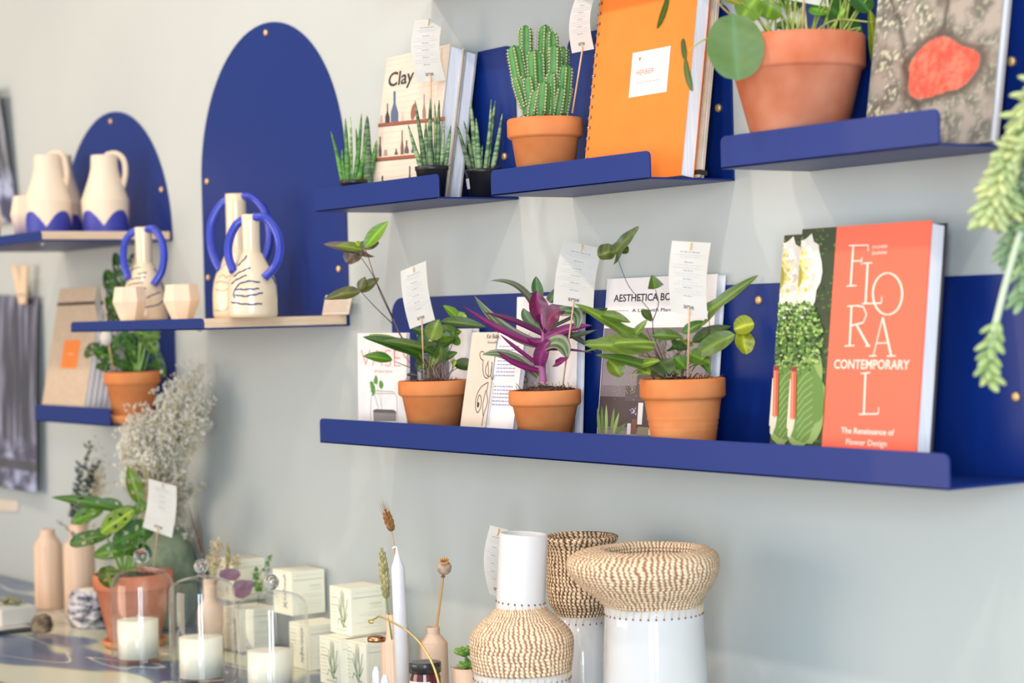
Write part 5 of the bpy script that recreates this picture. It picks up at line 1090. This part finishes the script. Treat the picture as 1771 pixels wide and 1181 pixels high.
for i, (x, x1, y1) in enumerate(((700, 790, 168), (690, 700, 205), (720, 762, 210), (740, 860, 300), (690, 600, 345), (720, 770, 420), (650, 610, 520), (700, 640, 250), (735, 730, 300), (760, 800, 420))):
    stem(root, [pm(x, 560, 0), pm((x + x1) / 2, (560 + y1) / 2, -.005), pm(x1, y1, -.01)], 8 * km, (120, 160, 70))
care_tag('white care tag standing in the window-leaf plant on the table', [zt(840, 25), zt(998, 68), zt(972, 360), zt(806, 300)], d - .03, [zt(885, 310), zt(866, 545)], -.004, seed=7, stickd=d - .03, nlines=8)
# small wooden bottle with mixed dried flowers, dark grasses
root, c, pr, d = turned('wooden_vase', 'small wooden bottle vase with dried flowers behind the middle glass cloche', 'vase', zg, 3.568, 410, -.135, [(76, 900), (80, 880), (80, 700), (70, 670), (42, 640), (40, 620), (40, 535)], 'pinewood')
tp = Vector((c[0], c[1], pr[-1][1]))
def px_(x, y, dz=0): return at(*zg(x, y), d + dz)
gr = thing('dried_grass', 'thin dark dried grass stems rising behind the middle glass cloche', 'dried flowers', tp - Vector((0, 0, .06)))
m = MB(); rnd = random.Random(9)
for i in range(26):
    b0 = px_(rnd.uniform(396, 422), 640, rnd.gauss(0, .004)); e = px_(rnd.gauss(300, 26), rnd.uniform(60, 240), rnd.gauss(0, .012)); m.tube([b0, px_(375, 430, 0).lerp(b0.lerp(e, .4), .3), e], [.0007, .0007, .0002], 4, rnd.choice([(92, 78, 70), (130, 112, 98), (70, 60, 56)]))
m.build('stems', 'stemcol', gr)['kind'] = 'stuff'
mx_ = thing('dried_posy', 'posy of cream flowers, green wheat and round plum leaves beside the middle cloche', 'dried flowers', tp - Vector((0, 0, .05)))
m = MB()
for i in range(620):
    k = rnd.random(); x, y = (rnd.gauss(445, 18), rnd.gauss(345, 22)) if k < .35 else ((rnd.gauss(425, 24), rnd.gauss(440, 30)) if k < .8 else (rnd.gauss(560, 20), rnd.gauss(430, 16)))
    m.ball(px_(x, y, rnd.gauss(.004, .006)), rnd.uniform(.0009, .002), rnd.choice([(238, 222, 186), (226, 206, 166), (244, 234, 208)]), 5, 4)
m.build('cream_blossoms', 'dried', mx_)['kind'] = 'stuff'
m = MB()
for i in range(14): b0 = px_(rnd.uniform(400, 420), 560, 0); e = px_(rnd.gauss(435, 20), rnd.uniform(380, 450), 0); m.tube([b0, e], .0005, 4, (206, 196, 140))
for x1, y1 in ((512, 450), (560, 545), (640, 560), (540, 570)): m.tube(spline([px_(415, 600, 0), px_(460, 540, -.01), px_(x1, y1, -.02)], 5), .0007, 5, (130, 96, 80))
m.build('stems', 'stemcol', mx_)
def wheat(root, P0, P1, r, col, n=14, awn=0, seed=0):
    m = MB(); rnd = random.Random(seed); P0, P1 = Vector(P0), Vector(P1); T_ = (P1 - P0).normalized(); a = T_.cross(FWD).normalized(); b_ = T_.cross(a)
    for i in range(n):
        p = P0.lerp(P1, i / n); s_ = r * (.65 + .45 * math.sin(PI * min(1, (i + 2) / n))) * (1 if i < n - 2 else .6)
        for k in range(4):
            th = k * PI / 2 + (i % 2) * PI / 4; dr = (a * math.cos(th) + b_ * math.sin(th)); q_ = (T_ + dr * .45).normalized().to_track_quat('Z', 'Y').to_matrix()
            m.ball(p + dr * s_ * .55, s_ * .8, mixc(col, tuple(x * .8 for x in col), rnd.random()), 7, 5, (.48, .48, 1.1), q_)
            if awn and i > 2: m.tube([p + dr * s_ * .6, p + dr * (s_ * .8 + awn * .12) + T_ * awn * rnd.uniform(.6, 1)], [.0003, .0001], 3, col, cap=False)
    return m.build('ear', 'dried', root)
wheat(mx_, px_(512, 462, -.005), px_(516, 300, -.005), .0042, (222, 214, 150), 12, seed=3)
for x, y, a_, b_ in ((526, 512, 68, 38), (600, 602, 62, 58), (642, 573, 40, 26)):
    cpt = px_(x, y, -.025); kk = d / FPX / 3.568; leaf(mx_, cpt + (-RIGHT) * a_ * kk, cpt + RIGHT * a_ * kk, b_ * 2 * kk, -FWD + UP * .2, .03, .1, 'round', (132, 88, 104), (116, 72, 90), name='round_leaf')
iv = thing('ivy_sprig', 'small green ivy sprig between the cream boxes and the right glass cloche', 'dried flowers', px_(700, 640, -.04))
MB().tube(spline([px_(700, 700, -.04), px_(705, 600, -.04), px_(690, 540, -.04), px_(740, 470, -.04), px_(775, 390, -.04)], 6), .0007, 5, (96, 110, 60)).build('stem', 'stemcol', iv)
for x, y, x1, y1, w_ in ((765, 420, 790, 390, 26), (755, 455, 770, 430, 30), (740, 480, 728, 492, 26), (760, 490, 775, 480, 22), (700, 520, 665, 545, 34), (690, 490, 688, 462, 24), (700, 560, 688, 600, 44), (705, 600, 698, 628, 36), (712, 590, 722, 605, 26), (680, 500, 700, 535, 30)):
    leaf(iv, px_(x, y, -.04), px_(x1, y1, -.045), w_ * d / FPX / 3.568 * 1.4, None, .05, .1, 'heart', (70, 122, 62))
m = MB()
for i in range(60): m.ball(px_(rnd.gauss(722, 16), rnd.gauss(575, 30), -.03), .0012, (206, 206, 130), 5, 4)
m.build('seed_heads', 'dried', iv)['kind'] = 'stuff'
# candle boxes
BW, BD, BH = .0655, .064, .0745
def candle_box(label, px, py, Z, art, group=None):
    n_ = onZ(px, py, Z); O = Vector((n_.x - BW, n_.y, Z + .0004)); root = thing('candle_box', label, 'box', (O.x + BW / 2, O.y + BD / 2, O.z), group)
    MB().frame_box(O, Vector((BW, 0, 0)), Vector((0, BD, 0)), Vector((0, 0, BH - .0008))).build('carton', 'carton', root, bevel=.0008)
    f = Art(lambda u, v, o: O + Vector((u, -o, v))); s_ = Art(lambda u, v, o: O + Vector((BW + o, u, v))); G_ = (190, 194, 176); rnd = random.Random(px)
    for k in range(9): f.rect(.004, .062 - k * .0058, .004 + rnd.uniform(.012, .02), .0628 - k * .0058, G_)
    for v in (.056, .044): f.rect(.004, v, .026, v + .0005, (120, 128, 110))
    f.rect(.003, .0705, .062, .0712, (214, 206, 176))
    for v, w_ in ((.066, .05), (.043, .02), (.0405, .024), (.034, .036), (.031, .044), (.0285, .03), (.0225, .034), (.019, .05), (.016, .028), (.0115, .036)): s_.rect(.058 - w_, v, .058, v + .0005, (198, 200, 180))
    s_.rect(.004, .0585, .059, .0591, (120, 128, 110)); s_.rect(.034, .048, .056, .0488, (190, 196, 150)); s_.rect(.036, .0465, .056, .0470, (190, 196, 150))
    if art == 'grass':
        Gn = (92, 134, 84)
        for x, y0, y1 in ((.036, .044, .069), (.0405, .042, .070), (.0445, .044, .068)): f.line([(x, .012), (x + (.04 - x) * .1, y0)], .0005, Gn); f.line([(x, y0), (x, (y0 + y1) / 2), (x, y1)], [.0016, .0018, .0008], (80, 116, 70))
        for pts in ([(.042, .010), (.036, .025), (.026, .044), (.024, .046)], [(.042, .012), (.048, .03), (.054, .05), (.056, .058)], [(.042, .014), (.030, .024), (.026, .020), (.024, .014)], [(.042, .016), (.050, .026), (.056, .036)], [(.042, .010), (.034, .03), (.030, .052), (.027, .054)], [(.043, .02), (.046, .034), (.045, .046)], [(.042, .012), (.05, .014), (.053, .01)], [(.042, .02), (.036, .034), (.034, .046)]): f.line(spline2(pts), [.0006] + [.0014] * (len(spline2(pts)) - 2) + [.0003], Gn)
        f.rect(.02, .0065, .052, .008, (176, 190, 140))
    else:
        for i in range(90): v = rnd.uniform(.012, .068); f.ell(.043 + rnd.gauss(0, .0028) * (1 + (.05 - v) * 8), v, .0012, .0008, rnd.choice([(84, 80, 84), (110, 104, 96), (70, 66, 80)]), 5)
        f.line([(.043, .010), (.042, .07)], .0004, (90, 96, 80))
    f.build('front_print', root); s_.build('side_print', root); return root
def spline2(pts): return [(p.x, p.y) for p in spline([Vector((*q, 0)) for q in pts], 5)]
M['carton'] = mat('cream_carton', (246, 240, 216), .6, (244, 237, 212), 20)
Z1 = TZ + BH
candle_box('cream box with a green grass drawing, on top of the two grass boxes', 608, 1101, Z1, 'grass')
candle_box('cream box with a green grass drawing, lower left one under the top grass box', 590.5, 1190, TZ, 'grass')
bx6 = candle_box('cream box with a green grass drawing, lower right one under the top grass box', 634.5, 1197, TZ, 'grass')
candle_box('cream box with dark lavender drawing, upper one behind the right glass cloche', 505.5, 1066, Z1, 'lav')
candle_box('cream box with dark lavender drawing, lower one seen through the right glass cloche', 535.5, 1161, TZ, 'lav')
candle_box('cream box at the back, topmost behind the dried flowers', 404, 1041, Z1, 'lav')
candle_box('cream box at the back under the topmost one, behind the middle glass cloche', 418, 1129, TZ, 'lav')
M['solid_glass'], _nt, _bs = newmat('solid_glass'); _bs.inputs['Transmission Weight'].default_value = 1; _bs.inputs['Roughness'].default_value = .02; _bs.inputs['IOR'].default_value = 1.45
# glass cloches with candles
def cloche(label, f, s, xc, ybase_px, hw, ysh, ytop, ball, clab, cxc, chw, crim, cwax, cbot, Y=None):
    Y = Y if Y is not None else onZ(f(xc, 0)[0], ybase_px, TZ).y
    H_ = ytop
    pp = [(hw, ybase_px), (hw, ysh), (hw * .965, ysh - (ysh - ytop) * .32), (hw * .85, ysh - (ysh - ytop) * .62), (hw * .62, ysh - (ysh - ytop) * .84), (hw * .34, ysh - (ysh - ytop) * .97), (hw * .17, ytop - .5), (hw * .14, ytop - 4)]
    pxc = f(xc, 0)[0]; c, pr, d = lp(pxc, Y, pp); k = (pr[-1][1] - TZ) / (pr[-1][1] - pr[0][1]); pr = [(r, TZ + .0003 + (z - pr[0][1]) * k) for r, z in pr]
    pr = [pr[0]] + sprof(pr[1:], 5)
    root = thing('glass_cloche', label, 'cloche', (c[0], c[1], TZ))
    MB().lathe(pr, (c[0], c[1], 0), 72).build('dome', 'glass', root)
    MB().lathe([(r - .0018, z) for r, z in pr if r > .006], (c[0], c[1], 0), 72).build('inner_wall', 'glass', root)
    MB().lathe([(pr[0][0] - .0018, pr[0][1]), (pr[0][0] + .0006, pr[0][1]), (pr[0][0] + .0008, pr[0][1] + .0015), (pr[0][0], pr[0][1] + .003)], (c[0], c[1], 0), 72).build('foot_rim', 'glass', root)
    rk = ball[1] * d / FPX; zc = at(pxc, ball[0], d).z; o = MB().ball((c[0], c[1], zc), rk, nu=32, nv=24).build('knob', 'solid_glass', root)
    # candle
    Yc = c[1]; cc_ = onY(cxc, cwax, Yc); dc = dep((cc_.x, Yc, TZ)); r_ = chw * dc / FPX; z0 = TZ + .0008; zr_ = at(cxc, crim, dc).z; zw = at(cxc, cwax, dc).z
    cr = thing('glass_candle', clab, 'candle', (cc_.x, Yc, z0))
    MB().lathe([(0, z0), (r_ - .001, z0), (r_, z0 + .002), (r_, zr_), (r_ - .0012, zr_ + .0004), (r_ - .0016, zr_ - .0025)], (cc_.x, Yc, 0), 56).build('glass', 'glass', cr)
    MB().lathe([(0, z0 + .0065), (r_ - .0024, z0 + .0065), (r_ - .0024, zw), (r_ * .5, zw - .0006), (0, zw - .0004)], (cc_.x, Yc, 0), 56).build('wax', 'wax', cr)
    MB().tube([Vector((cc_.x, Yc, zw - .001)), Vector((cc_.x, Yc, zw + .005)), Vector((cc_.x + .001, Yc, zw + .008))], .0008, 6, (230, 220, 200)).build('wick', 'stemcol', cr)
ident = lambda a, b: (a, b)
cloche('leftmost of the three glass cloches, in front of the big terracotta pot', ident, 1, 249, 1146, 55, 1018, 980, (962, 13.5), 'cream candle in a glass under the leftmost cloche', 238, 37.5, 1066, 1071, 1143)
cloche('middle of the three glass cloches', ident, 1, 353, 1178, 57, 1026, 996, (979, 12.5), 'cream candle in a glass under the middle cloche', 347, 40, 1089, 1101, 1172)
cloche('rightmost of the three glass cloches, in front of the cream boxes', ident, 1, 475, 1203, 61, 1054, 1022, (1006, 13.5), 'cream candle in a glass under the rightmost cloche', 466, 41, 1116, 1124, 1200)
# taper candle with brass foot
b0 = onZ(701, 1268, TZ); top = at(688, 979, dep(b0) * 1.0); root = thing('taper_candle', 'tall white taper candle standing in the middle of the table', 'candle', b0)
ax = (top - b0).normalized(); R0 = .0102; L_ = (top - b0).length; Am = ax.to_track_quat('Z', 'Y').to_matrix()
MB().lathe([(0, .012), (R0, .012), (R0 * .9, L_ - .002), (R0 * .84, L_), (R0 * .55, L_ + .008), (R0 * .33, L_ + .016), (R0 * .16, L_ + .0225), (0, L_ + .024)], b0, 40, A=Am).build('candle', 'taper', root)
MB().tube(spline([b0 + ax * (L_ + .021), b0 + ax * (L_ + .0255) - RIGHT * .0005, b0 + ax * (L_ + .0265) - RIGHT * .003, b0 + ax * (L_ + .0245) - RIGHT * .0065], 6), .0011, 7, (244, 242, 240)).build('wick', 'stemcol', root)
MB().lathe([(0, .0002), (.026, .0002), (.027, .003), (.014, .006), (.0118, .010), (.0118, .022), (.0104, .022), (.0104, .012), (0, .012)], b0, 40).build('holder', 'brass', root)
# wooden bottle vases and stalks
root, c, pr, d = turned('wooden_vase', 'pale fluted wooden bottle vase behind the white taper candle, holding the green wheat', 'vase', zh, 3.569, 656, -.235, [(78, 1420), (80, 1400), (80, 935), (72, 912), (46, 896), (43, 885), (43, 755)], 'pinewood', flutes=26)
def pk(x, y, dz=0): return at(*zh(x, y), d + dz)
w1 = thing('wheat_stalk', 'green wheat ear standing left of the white taper candle', 'dried flowers', Vector((c[0], c[1], pr[-1][1] - .05)))
MB().tube(spline([Vector((c[0], c[1], pr[-1][1] - .05)), pk(632, 900, -.012), pk(610, 740, -.008), pk(598, 640, -.005)], 5), .0011, 6, (120, 140, 80)).build('stem', 'stemcol', w1)
wheat(w1, pk(598, 640, -.005), pk(570, 335, -.005), .0066, (222, 214, 156), 17, seed=5)
w1 = thing('wheat_stalk', 'brown bearded wheat ear rising behind the white taper candle', 'dried flowers', Vector((c[0] + .004, c[1], pr[-1][1] - .05)))
MB().tube(spline([Vector((c[0] + .004, c[1], pr[-1][1] - .05)), pk(668, 700, .008), pk(648, 350, .008), pk(630, 222, .008)], 5), .0010, 6, (206, 162, 100)).build('stem', 'stemcol', w1)
wheat(w1, pk(630, 225, .008), pk(590, 100, .008), .0062, (206, 150, 92), 9, awn=.02, seed=6)
turned('wooden_vase', 'square-shouldered wooden bottle vase half hidden behind the white taper candle', 'vase', zh, 3.569, 690, -.165, [(56, 1330), (58, 1310), (58, 835), (54, 822), (30, 818), (28, 800)], 'pinewood')
root, c, pr, d = turned('wooden_vase', 'round-shouldered wooden bottle vase with a dried poppy head', 'vase', zh, 3.569, 900, -.20, [(88, 1370), (90, 1350), (90, 950), (84, 920), (62, 888), (44, 872), (43, 862), (43, 835)], 'pinewood', smoothn=4)
pp_ = thing('dried_poppy', 'dried poppy seed head on a stiff brown stalk', 'dried flowers', Vector((c[0], c[1], pr[-1][1] - .05)))
MB().tube(spline([Vector((c[0], c[1], pr[-1][1] - .05)), pk(912, 830, 0), pk(932, 680, 0), pk(950, 528, 0)], 6), .0017, 8, (200, 150, 84)).build('stem', 'stemcol', pp_)
h0 = pk(957, 470, 0); kk = d / FPX / 3.569
MB().ball(h0, 46 * kk, lambda p: mixc((206, 176, 150), (160, 132, 112), .5 + noise.noise(p * 160)), 24, 16, (1, 1, .98)).build('seed_pod', 'stemcol', pp_)
MB().lathe([(0, 0), (8 * kk, 0), (15 * kk, 6 * kk), (9 * kk, 12 * kk), (6 * kk, 20 * kk)], pk(951, 530, 0), 16, (120, 92, 70)).build('collar', 'stemcol', pp_)
m = MB(); ct = pk(957, 432, -.006); tilt = Matrix.Rotation(.5, 3, RIGHT)
m.lathe([(0, 2.5 * kk), (24 * kk, 5 * kk), (30 * kk, 9 * kk), (31 * kk, 5 * kk), (24 * kk, -4 * kk), (0, -6 * kk)], ct, 40, (226, 176, 108), A=tilt, wob=lambda r, z, t: r * (1 + .08 * math.cos(10 * t)))
for i in range(10): a_ = 2 * PI * i / 10; m.tube([ct + tilt @ Vector((3 * kk * math.cos(a_), 3 * kk * math.sin(a_), 4 * kk)), ct + tilt @ Vector((28 * kk * math.cos(a_), 28 * kk * math.sin(a_), 9 * kk))], .0005, 5, (150, 100, 60))
m.build('crown', 'stemcol', pp_)
# jam jar, copper-lidded jar, quartz, gold hoop, succulent
Yj = -.285; cj = onY(*zh(840, 1110), Yj); dj = dep((cj.x, Yj, -.5)); rj = 100 * dj / FPX / 3.569; zl = at(*zh(840, 1112), dj).z; zt_ = at(*zh(840, 1050), dj).z
root = thing('jam_jar', 'small jar with black lid and cream label in front of the poppy vase', 'jar', (cj.x, Yj, TZ))
MB().lathe([(0, TZ + .0004), (rj * .93, TZ + .0004), (rj * .96, TZ + .004), (rj * .96, zl - .006), (rj * .88, zl - .001), (rj * .88, zl), (0, zl)], (cj.x, Yj, 0), 56).build('jar', 'jam', root)
MB().lathe([(0, zl + .0002), (rj, zl + .0002), (rj, zt_ - .002), (rj * .97, zt_), (rj * .8, zt_ + .0003), (0, zt_ - .0004)], (cj.x, Yj, 0), 72, wob=lambda r, z, t: r * (1 + .008 * math.cos(60 * t))).build('lid', 'jamlid', root)
def cylart(c, r): return Art(lambda u, v, o: Vector((c[0] + (r + o) * math.cos(u / r - 2.0), c[1] + (r + o) * math.sin(u / r - 2.0), v)))
a = cylart((cj.x, Yj), rj * .965); a.rect(-.018, TZ + .012, .036, zl - .010, (236, 232, 212), 16, 1)
a.text('JAM', -.014, zl - .027, .017, .0085, (36, 30, 34), .02); 
for k in range(3): a.rect(.008, zl - .021 - k * .003, .018, zl - .0198 - k * .003, (170, 166, 160))
a.build('label', root)
Yk = -.31; ck = onY(*zh(540, 905), Yk); dk = dep((ck.x, Yk, -.5)); rk = 58 * dk / FPX / 3.569; zk = at(*zh(540, 915), dk).z
root = thing('lidded_jar', 'slim clear glass jar with a copper lid in front of the grass boxes', 'jar', (ck.x, Yk, TZ))
MB().lathe([(0, zk + .005), (rk * .5, zk + .006), (rk * .95, zk + .004), (rk, zk + .001), (rk * .95, zk - .002), (0, zk - .002)], (ck.x, Yk, 0), 40).build('lid', 'copper', root)
MB().lathe([(0, TZ + .001), (rk * .85, TZ + .001), (rk * .9, TZ + .004), (rk * .9, zk - .0022)], (ck.x, Yk, 0), 40).build('jar', 'glass', root)
for i, (x, y, r_, h_, lab) in enumerate(((537, 1078, 24, .13, 'taller clear quartz point at the bottom edge left of the taper candle'), (592, 1128, 26, .10, 'shorter clear quartz point at the bottom edge left of the taper candle'))):
    Yq = -.375 - .01 * i; cq = onY(*zh(x, y), Yq); dq = dep((cq.x, Yq, cq.z)); r2 = r_ * dq / FPX / 3.569
    o = tag(MB().lathe([(0, TZ + .0003), (r2 * 1.1, TZ + .0003), (r2, cq.z - .008), (r2 * .45, cq.z - .0005), (0, cq.z)], (cq.x, Yq, 0), 6, smooth=False).build('quartz_point', 'quartz'), lab, 'crystal')
Yw = -.36; dw_ = dep(onY(*zh(720, 860), Yw)); pts = [onY(*zh(x, y), Yw) for x, y in ((505, 798), (535, 782), (562, 772), (640, 808), (730, 860), (800, 925), (850, 995), (890, 1075), (918, 1160), (940, 1260), (950, 1400))]
pts = [p for p in pts] + [Vector((pts[-1].x + .003, Yw, TZ + .0016))]
root = thing('brass_hoop', 'thin gold metal arc curving in front of the white taper candle', 'decoration', pts[-1]); MB().tube(spline(pts, 6), .0013, 8).build('wire', 'gold', root)
m = MB(); q0 = pts[0]; m.ball(q0 + Vector((0, 0, -.001)), .004, nu=10, nv=8, scale=(1.6, .5, .7)); m.build('leaf_tip', 'gold', root)
Ys = -.235; cs_ = onY(*zh(1092, 1080), Ys); ds = dep((cs_.x, Ys, -.5)); rs = 86 * ds / FPX / 3.569; zs_ = at(*zh(1092, 1085), ds).z
root = thing('potted_succulent', 'small green succulent in a clay pot beside the white woven-waisted vase', 'plant', (cs_.x, Ys, TZ))
MB().lathe([(0, TZ + .0003), (rs * .8, TZ + .0003), (rs, TZ + .02), (rs, zs_), (rs * .84, zs_), (rs * .8, zs_ - .014), (0, zs_ - .014)], (cs_.x, Ys, 0), 56).build('pot', 'pinewood', root)
soil(root, (cs_.x, Ys), zs_ - .011, rs * .8, 50, 8)
def ps(x, y, dz=0): return at(*zh(x, y), ds + dz)
def rosette(c_, n, ln, col, up):
    for i in range(n):
        a_ = i * 2.399; e = .35 + .65 * (i / n); dr = (Vector((math.cos(a_), math.sin(a_), 0)) * e + up * (1.25 - e)).normalized(); L = ln * (.5 + .5 * i / n)
        q_ = dr.to_track_quat('Z', 'Y').to_matrix(); MB().ball(Vector(c_) + dr * L * .55, L * .5, mixc(col, (176, 204, 110), random.Random(i).random() * .5), 10, 8, (.42, .36, 1), q_).build('leaf', 'leaf', root)
rosette(ps(1090, 1010, 0), 20, .021, (120, 166, 70), (UP - RIGHT * .3).normalized()); rosette(ps(1115, 1085, -.008), 16, .018, (104, 160, 60), (UP - FWD * .5).normalized())
stem(root, [ps(1100, 1110, 0), ps(1095, 1050, 0), ps(1090, 1010, 0)], .003, (120, 140, 80))
# ------------------------------------------------------------------ the three woven-necked white vases
def finep(pr, step=.0012):
    out = []
    for (r0, z0), (r1, z1) in zip(pr, pr[1:]):
        n = max(1, int(math.hypot(r1 - r0, z1 - z0) / step))
        out += [(r0 + (r1 - r0) * k / n, z0 + (z1 - z0) * k / n) for k in range(n)]
    return out + [pr[-1]]
def weave(root, c, prof, stitches, coil, mt, wob=None, name='woven_section', A=None, piv=None):
    pr = finep(sprof(prof, 6)); L = 0; q = []
    for i, (r, z) in enumerate(pr):
        if i: L += math.hypot(r - pr[i - 1][0], z - pr[i - 1][1])
        q.append((r + .0006 * abs(math.sin(PI * L / coil)) - .0003, z))
    return MB().lathe(q, (c[0], c[1], 0), 160, wob=wob, uvs=(stitches, 1 / coil)).build(name, mt, root)
def dots(root, c, r, z, n, thread, zd=1, A=None, piv=None):
    m = MB(); m2 = MB()
    for i in range(n):
        a_ = 2 * PI * i / n; p = Vector((c[0] + r * math.cos(a_), c[1] + r * math.sin(a_), z)); 
        if A: p = piv + A @ (p - piv)
        m.ball(p, .0013, (96, 40, 34), 8, 6); q_ = p + Vector((.0015, 0, zd * thread)); m2.tube([p, q_], .0006, 5, (226, 196, 150))
    m.build('stitch_holes', 'stemcol', root); m2.build('thread', 'stemcol', root)
def vz(pxc, Y, pp): return lp(zv(pxc, 0)[0], Y, [(hw / 3.542, zv(0, y)[1]) for hw, y in pp])
# front left vase
Yv = -.27; c, wv, d = vz(436, Yv, [(302, 985), (312, 920), (319, 850), (320, 800), (304, 750), (256, 695), (196, 645), (160, 610), (146, 590)])
root = thing('woven_vase', 'white cylinder-necked vase with a swelling woven waist, nearest the small succulent', 'vase', (c[0], c[1], TZ))
zb0 = wv[0][1]; rb = wv[0][0]
MB().lathe([(0, TZ + .0003), (rb * .93, TZ + .0003), (rb * .97, TZ + .004), (rb * .99, zb0 - .03), (rb * .985, zb0 + .003), (rb * .9, zb0 + .003)], (c[0], c[1], 0), 96).build('base', 'white_glaze', root)
weave(root, c, wv, 60, .0046, 'weave'); dots(root, c, rb * .985, zb0 - .009, 40, .009)
_, nk, _ = vz(436, Yv, [(149, 612), (149, 590), (149, 560), (149, 300), (149, 150)])
A = Matrix.Rotation(math.radians(4.0), 3, -FWD.cross(RIGHT).cross(UP).normalized() if False else FWD); piv = Vector((c[0], c[1], nk[1][1]))
th = .0035; r0 = nk[0][0]; z0, z1 = nk[0][1], nk[-1][1]
pn = [(r0, z0), (r0, z1 - .001), (r0 - .001, z1), (r0 - th + .001, z1), (r0 - th, z1 - .001), (r0 - th, z0)]
MB().lathe([(r, z - piv.z) for r, z in pn], piv, 80, A=A).build('neck', 'white_matt', root); dots(root, c, r0, nk[1][1] + .004, 22, .010, -1, A, piv)
# rear vase
Yv = -.115; c, wv, d = vz(796, Yv, [(148, 650), (170, 610), (200, 560), (206, 480), (206, 300), (214, 230), (232, 195), (240, 172), (226, 160), (206, 170), (196, 220), (190, 330)])
root = thing('woven_vase', 'white vase with a dark straight woven collar, standing behind the other two', 'vase', (c[0], c[1], TZ)); rb = wv[0][0]; zb0 = wv[0][1]
MB().lathe([(0, TZ + .0003), (rb * 1.1, TZ + .0003), (rb * 1.14, TZ + .004), (rb * 1.14, zb0 - .06), (rb * 1.02, zb0 + .002), (rb * .92, zb0 + .002)], (c[0], c[1], 0), 96).build('base', 'white_glaze', root)
weave(root, c, wv, 44, .0050, 'weave_dark'); dots(root, c, rb * 1.02, zb0 - .008, 22, .010)
# right vase with wide brim
Yv = -.165; c, wv, d = vz(1240, Yv, [(300, 585), (318, 560), (350, 522), (408, 462), (456, 392), (470, 330), (452, 282), (400, 250), (335, 236), (292, 246), (282, 290), (284, 420)])
root = thing('woven_vase', 'widest white vase with a bulging woven brim like a hat, rightmost on the table', 'vase', (c[0], c[1], TZ)); rb = wv[0][0]; zb0 = wv[0][1]
MB().lathe([(0, TZ + .0003), (rb * .95, TZ + .0003), (rb * 1.0, TZ + .005), (rb * 1.06, TZ + .05), (rb * 1.06, zb0 - .09), (rb * 1.01, zb0 - .02), (rb * 1.0, zb0 + .006), (rb * .9, zb0 + .006)], (c[0], c[1], 0), 96).build('base', 'white_glaze', root)
ang = math.atan2(-RIGHT.y, -RIGHT.x); rmax = max(r for r, z in wv)
wb = lambda r, z, t: r + (max(0, r / rmax - .62) * .028 * math.cos(t - ang)) + .0012 * math.sin(5 * t + 1) * (r / rmax)
weave(root, c, wv, 76, .0044, 'weave', wob=wb); dots(root, c, rb * 1.005, zb0 - .010, 40, .012)
dv = dep((c[0] - .3, -.2, -.4)); ct_ = onY(*zv(270, 300), -.14)
care_tag('pale care tag curving out behind the white cylinder-necked vase', [zv(240, 100), zv(350, 128), zv(345, 560), zv(236, 520)], dep(ct_), [zv(290, 560), zv(300, 1250)], .011, seed=8, stickd=dep(ct_))
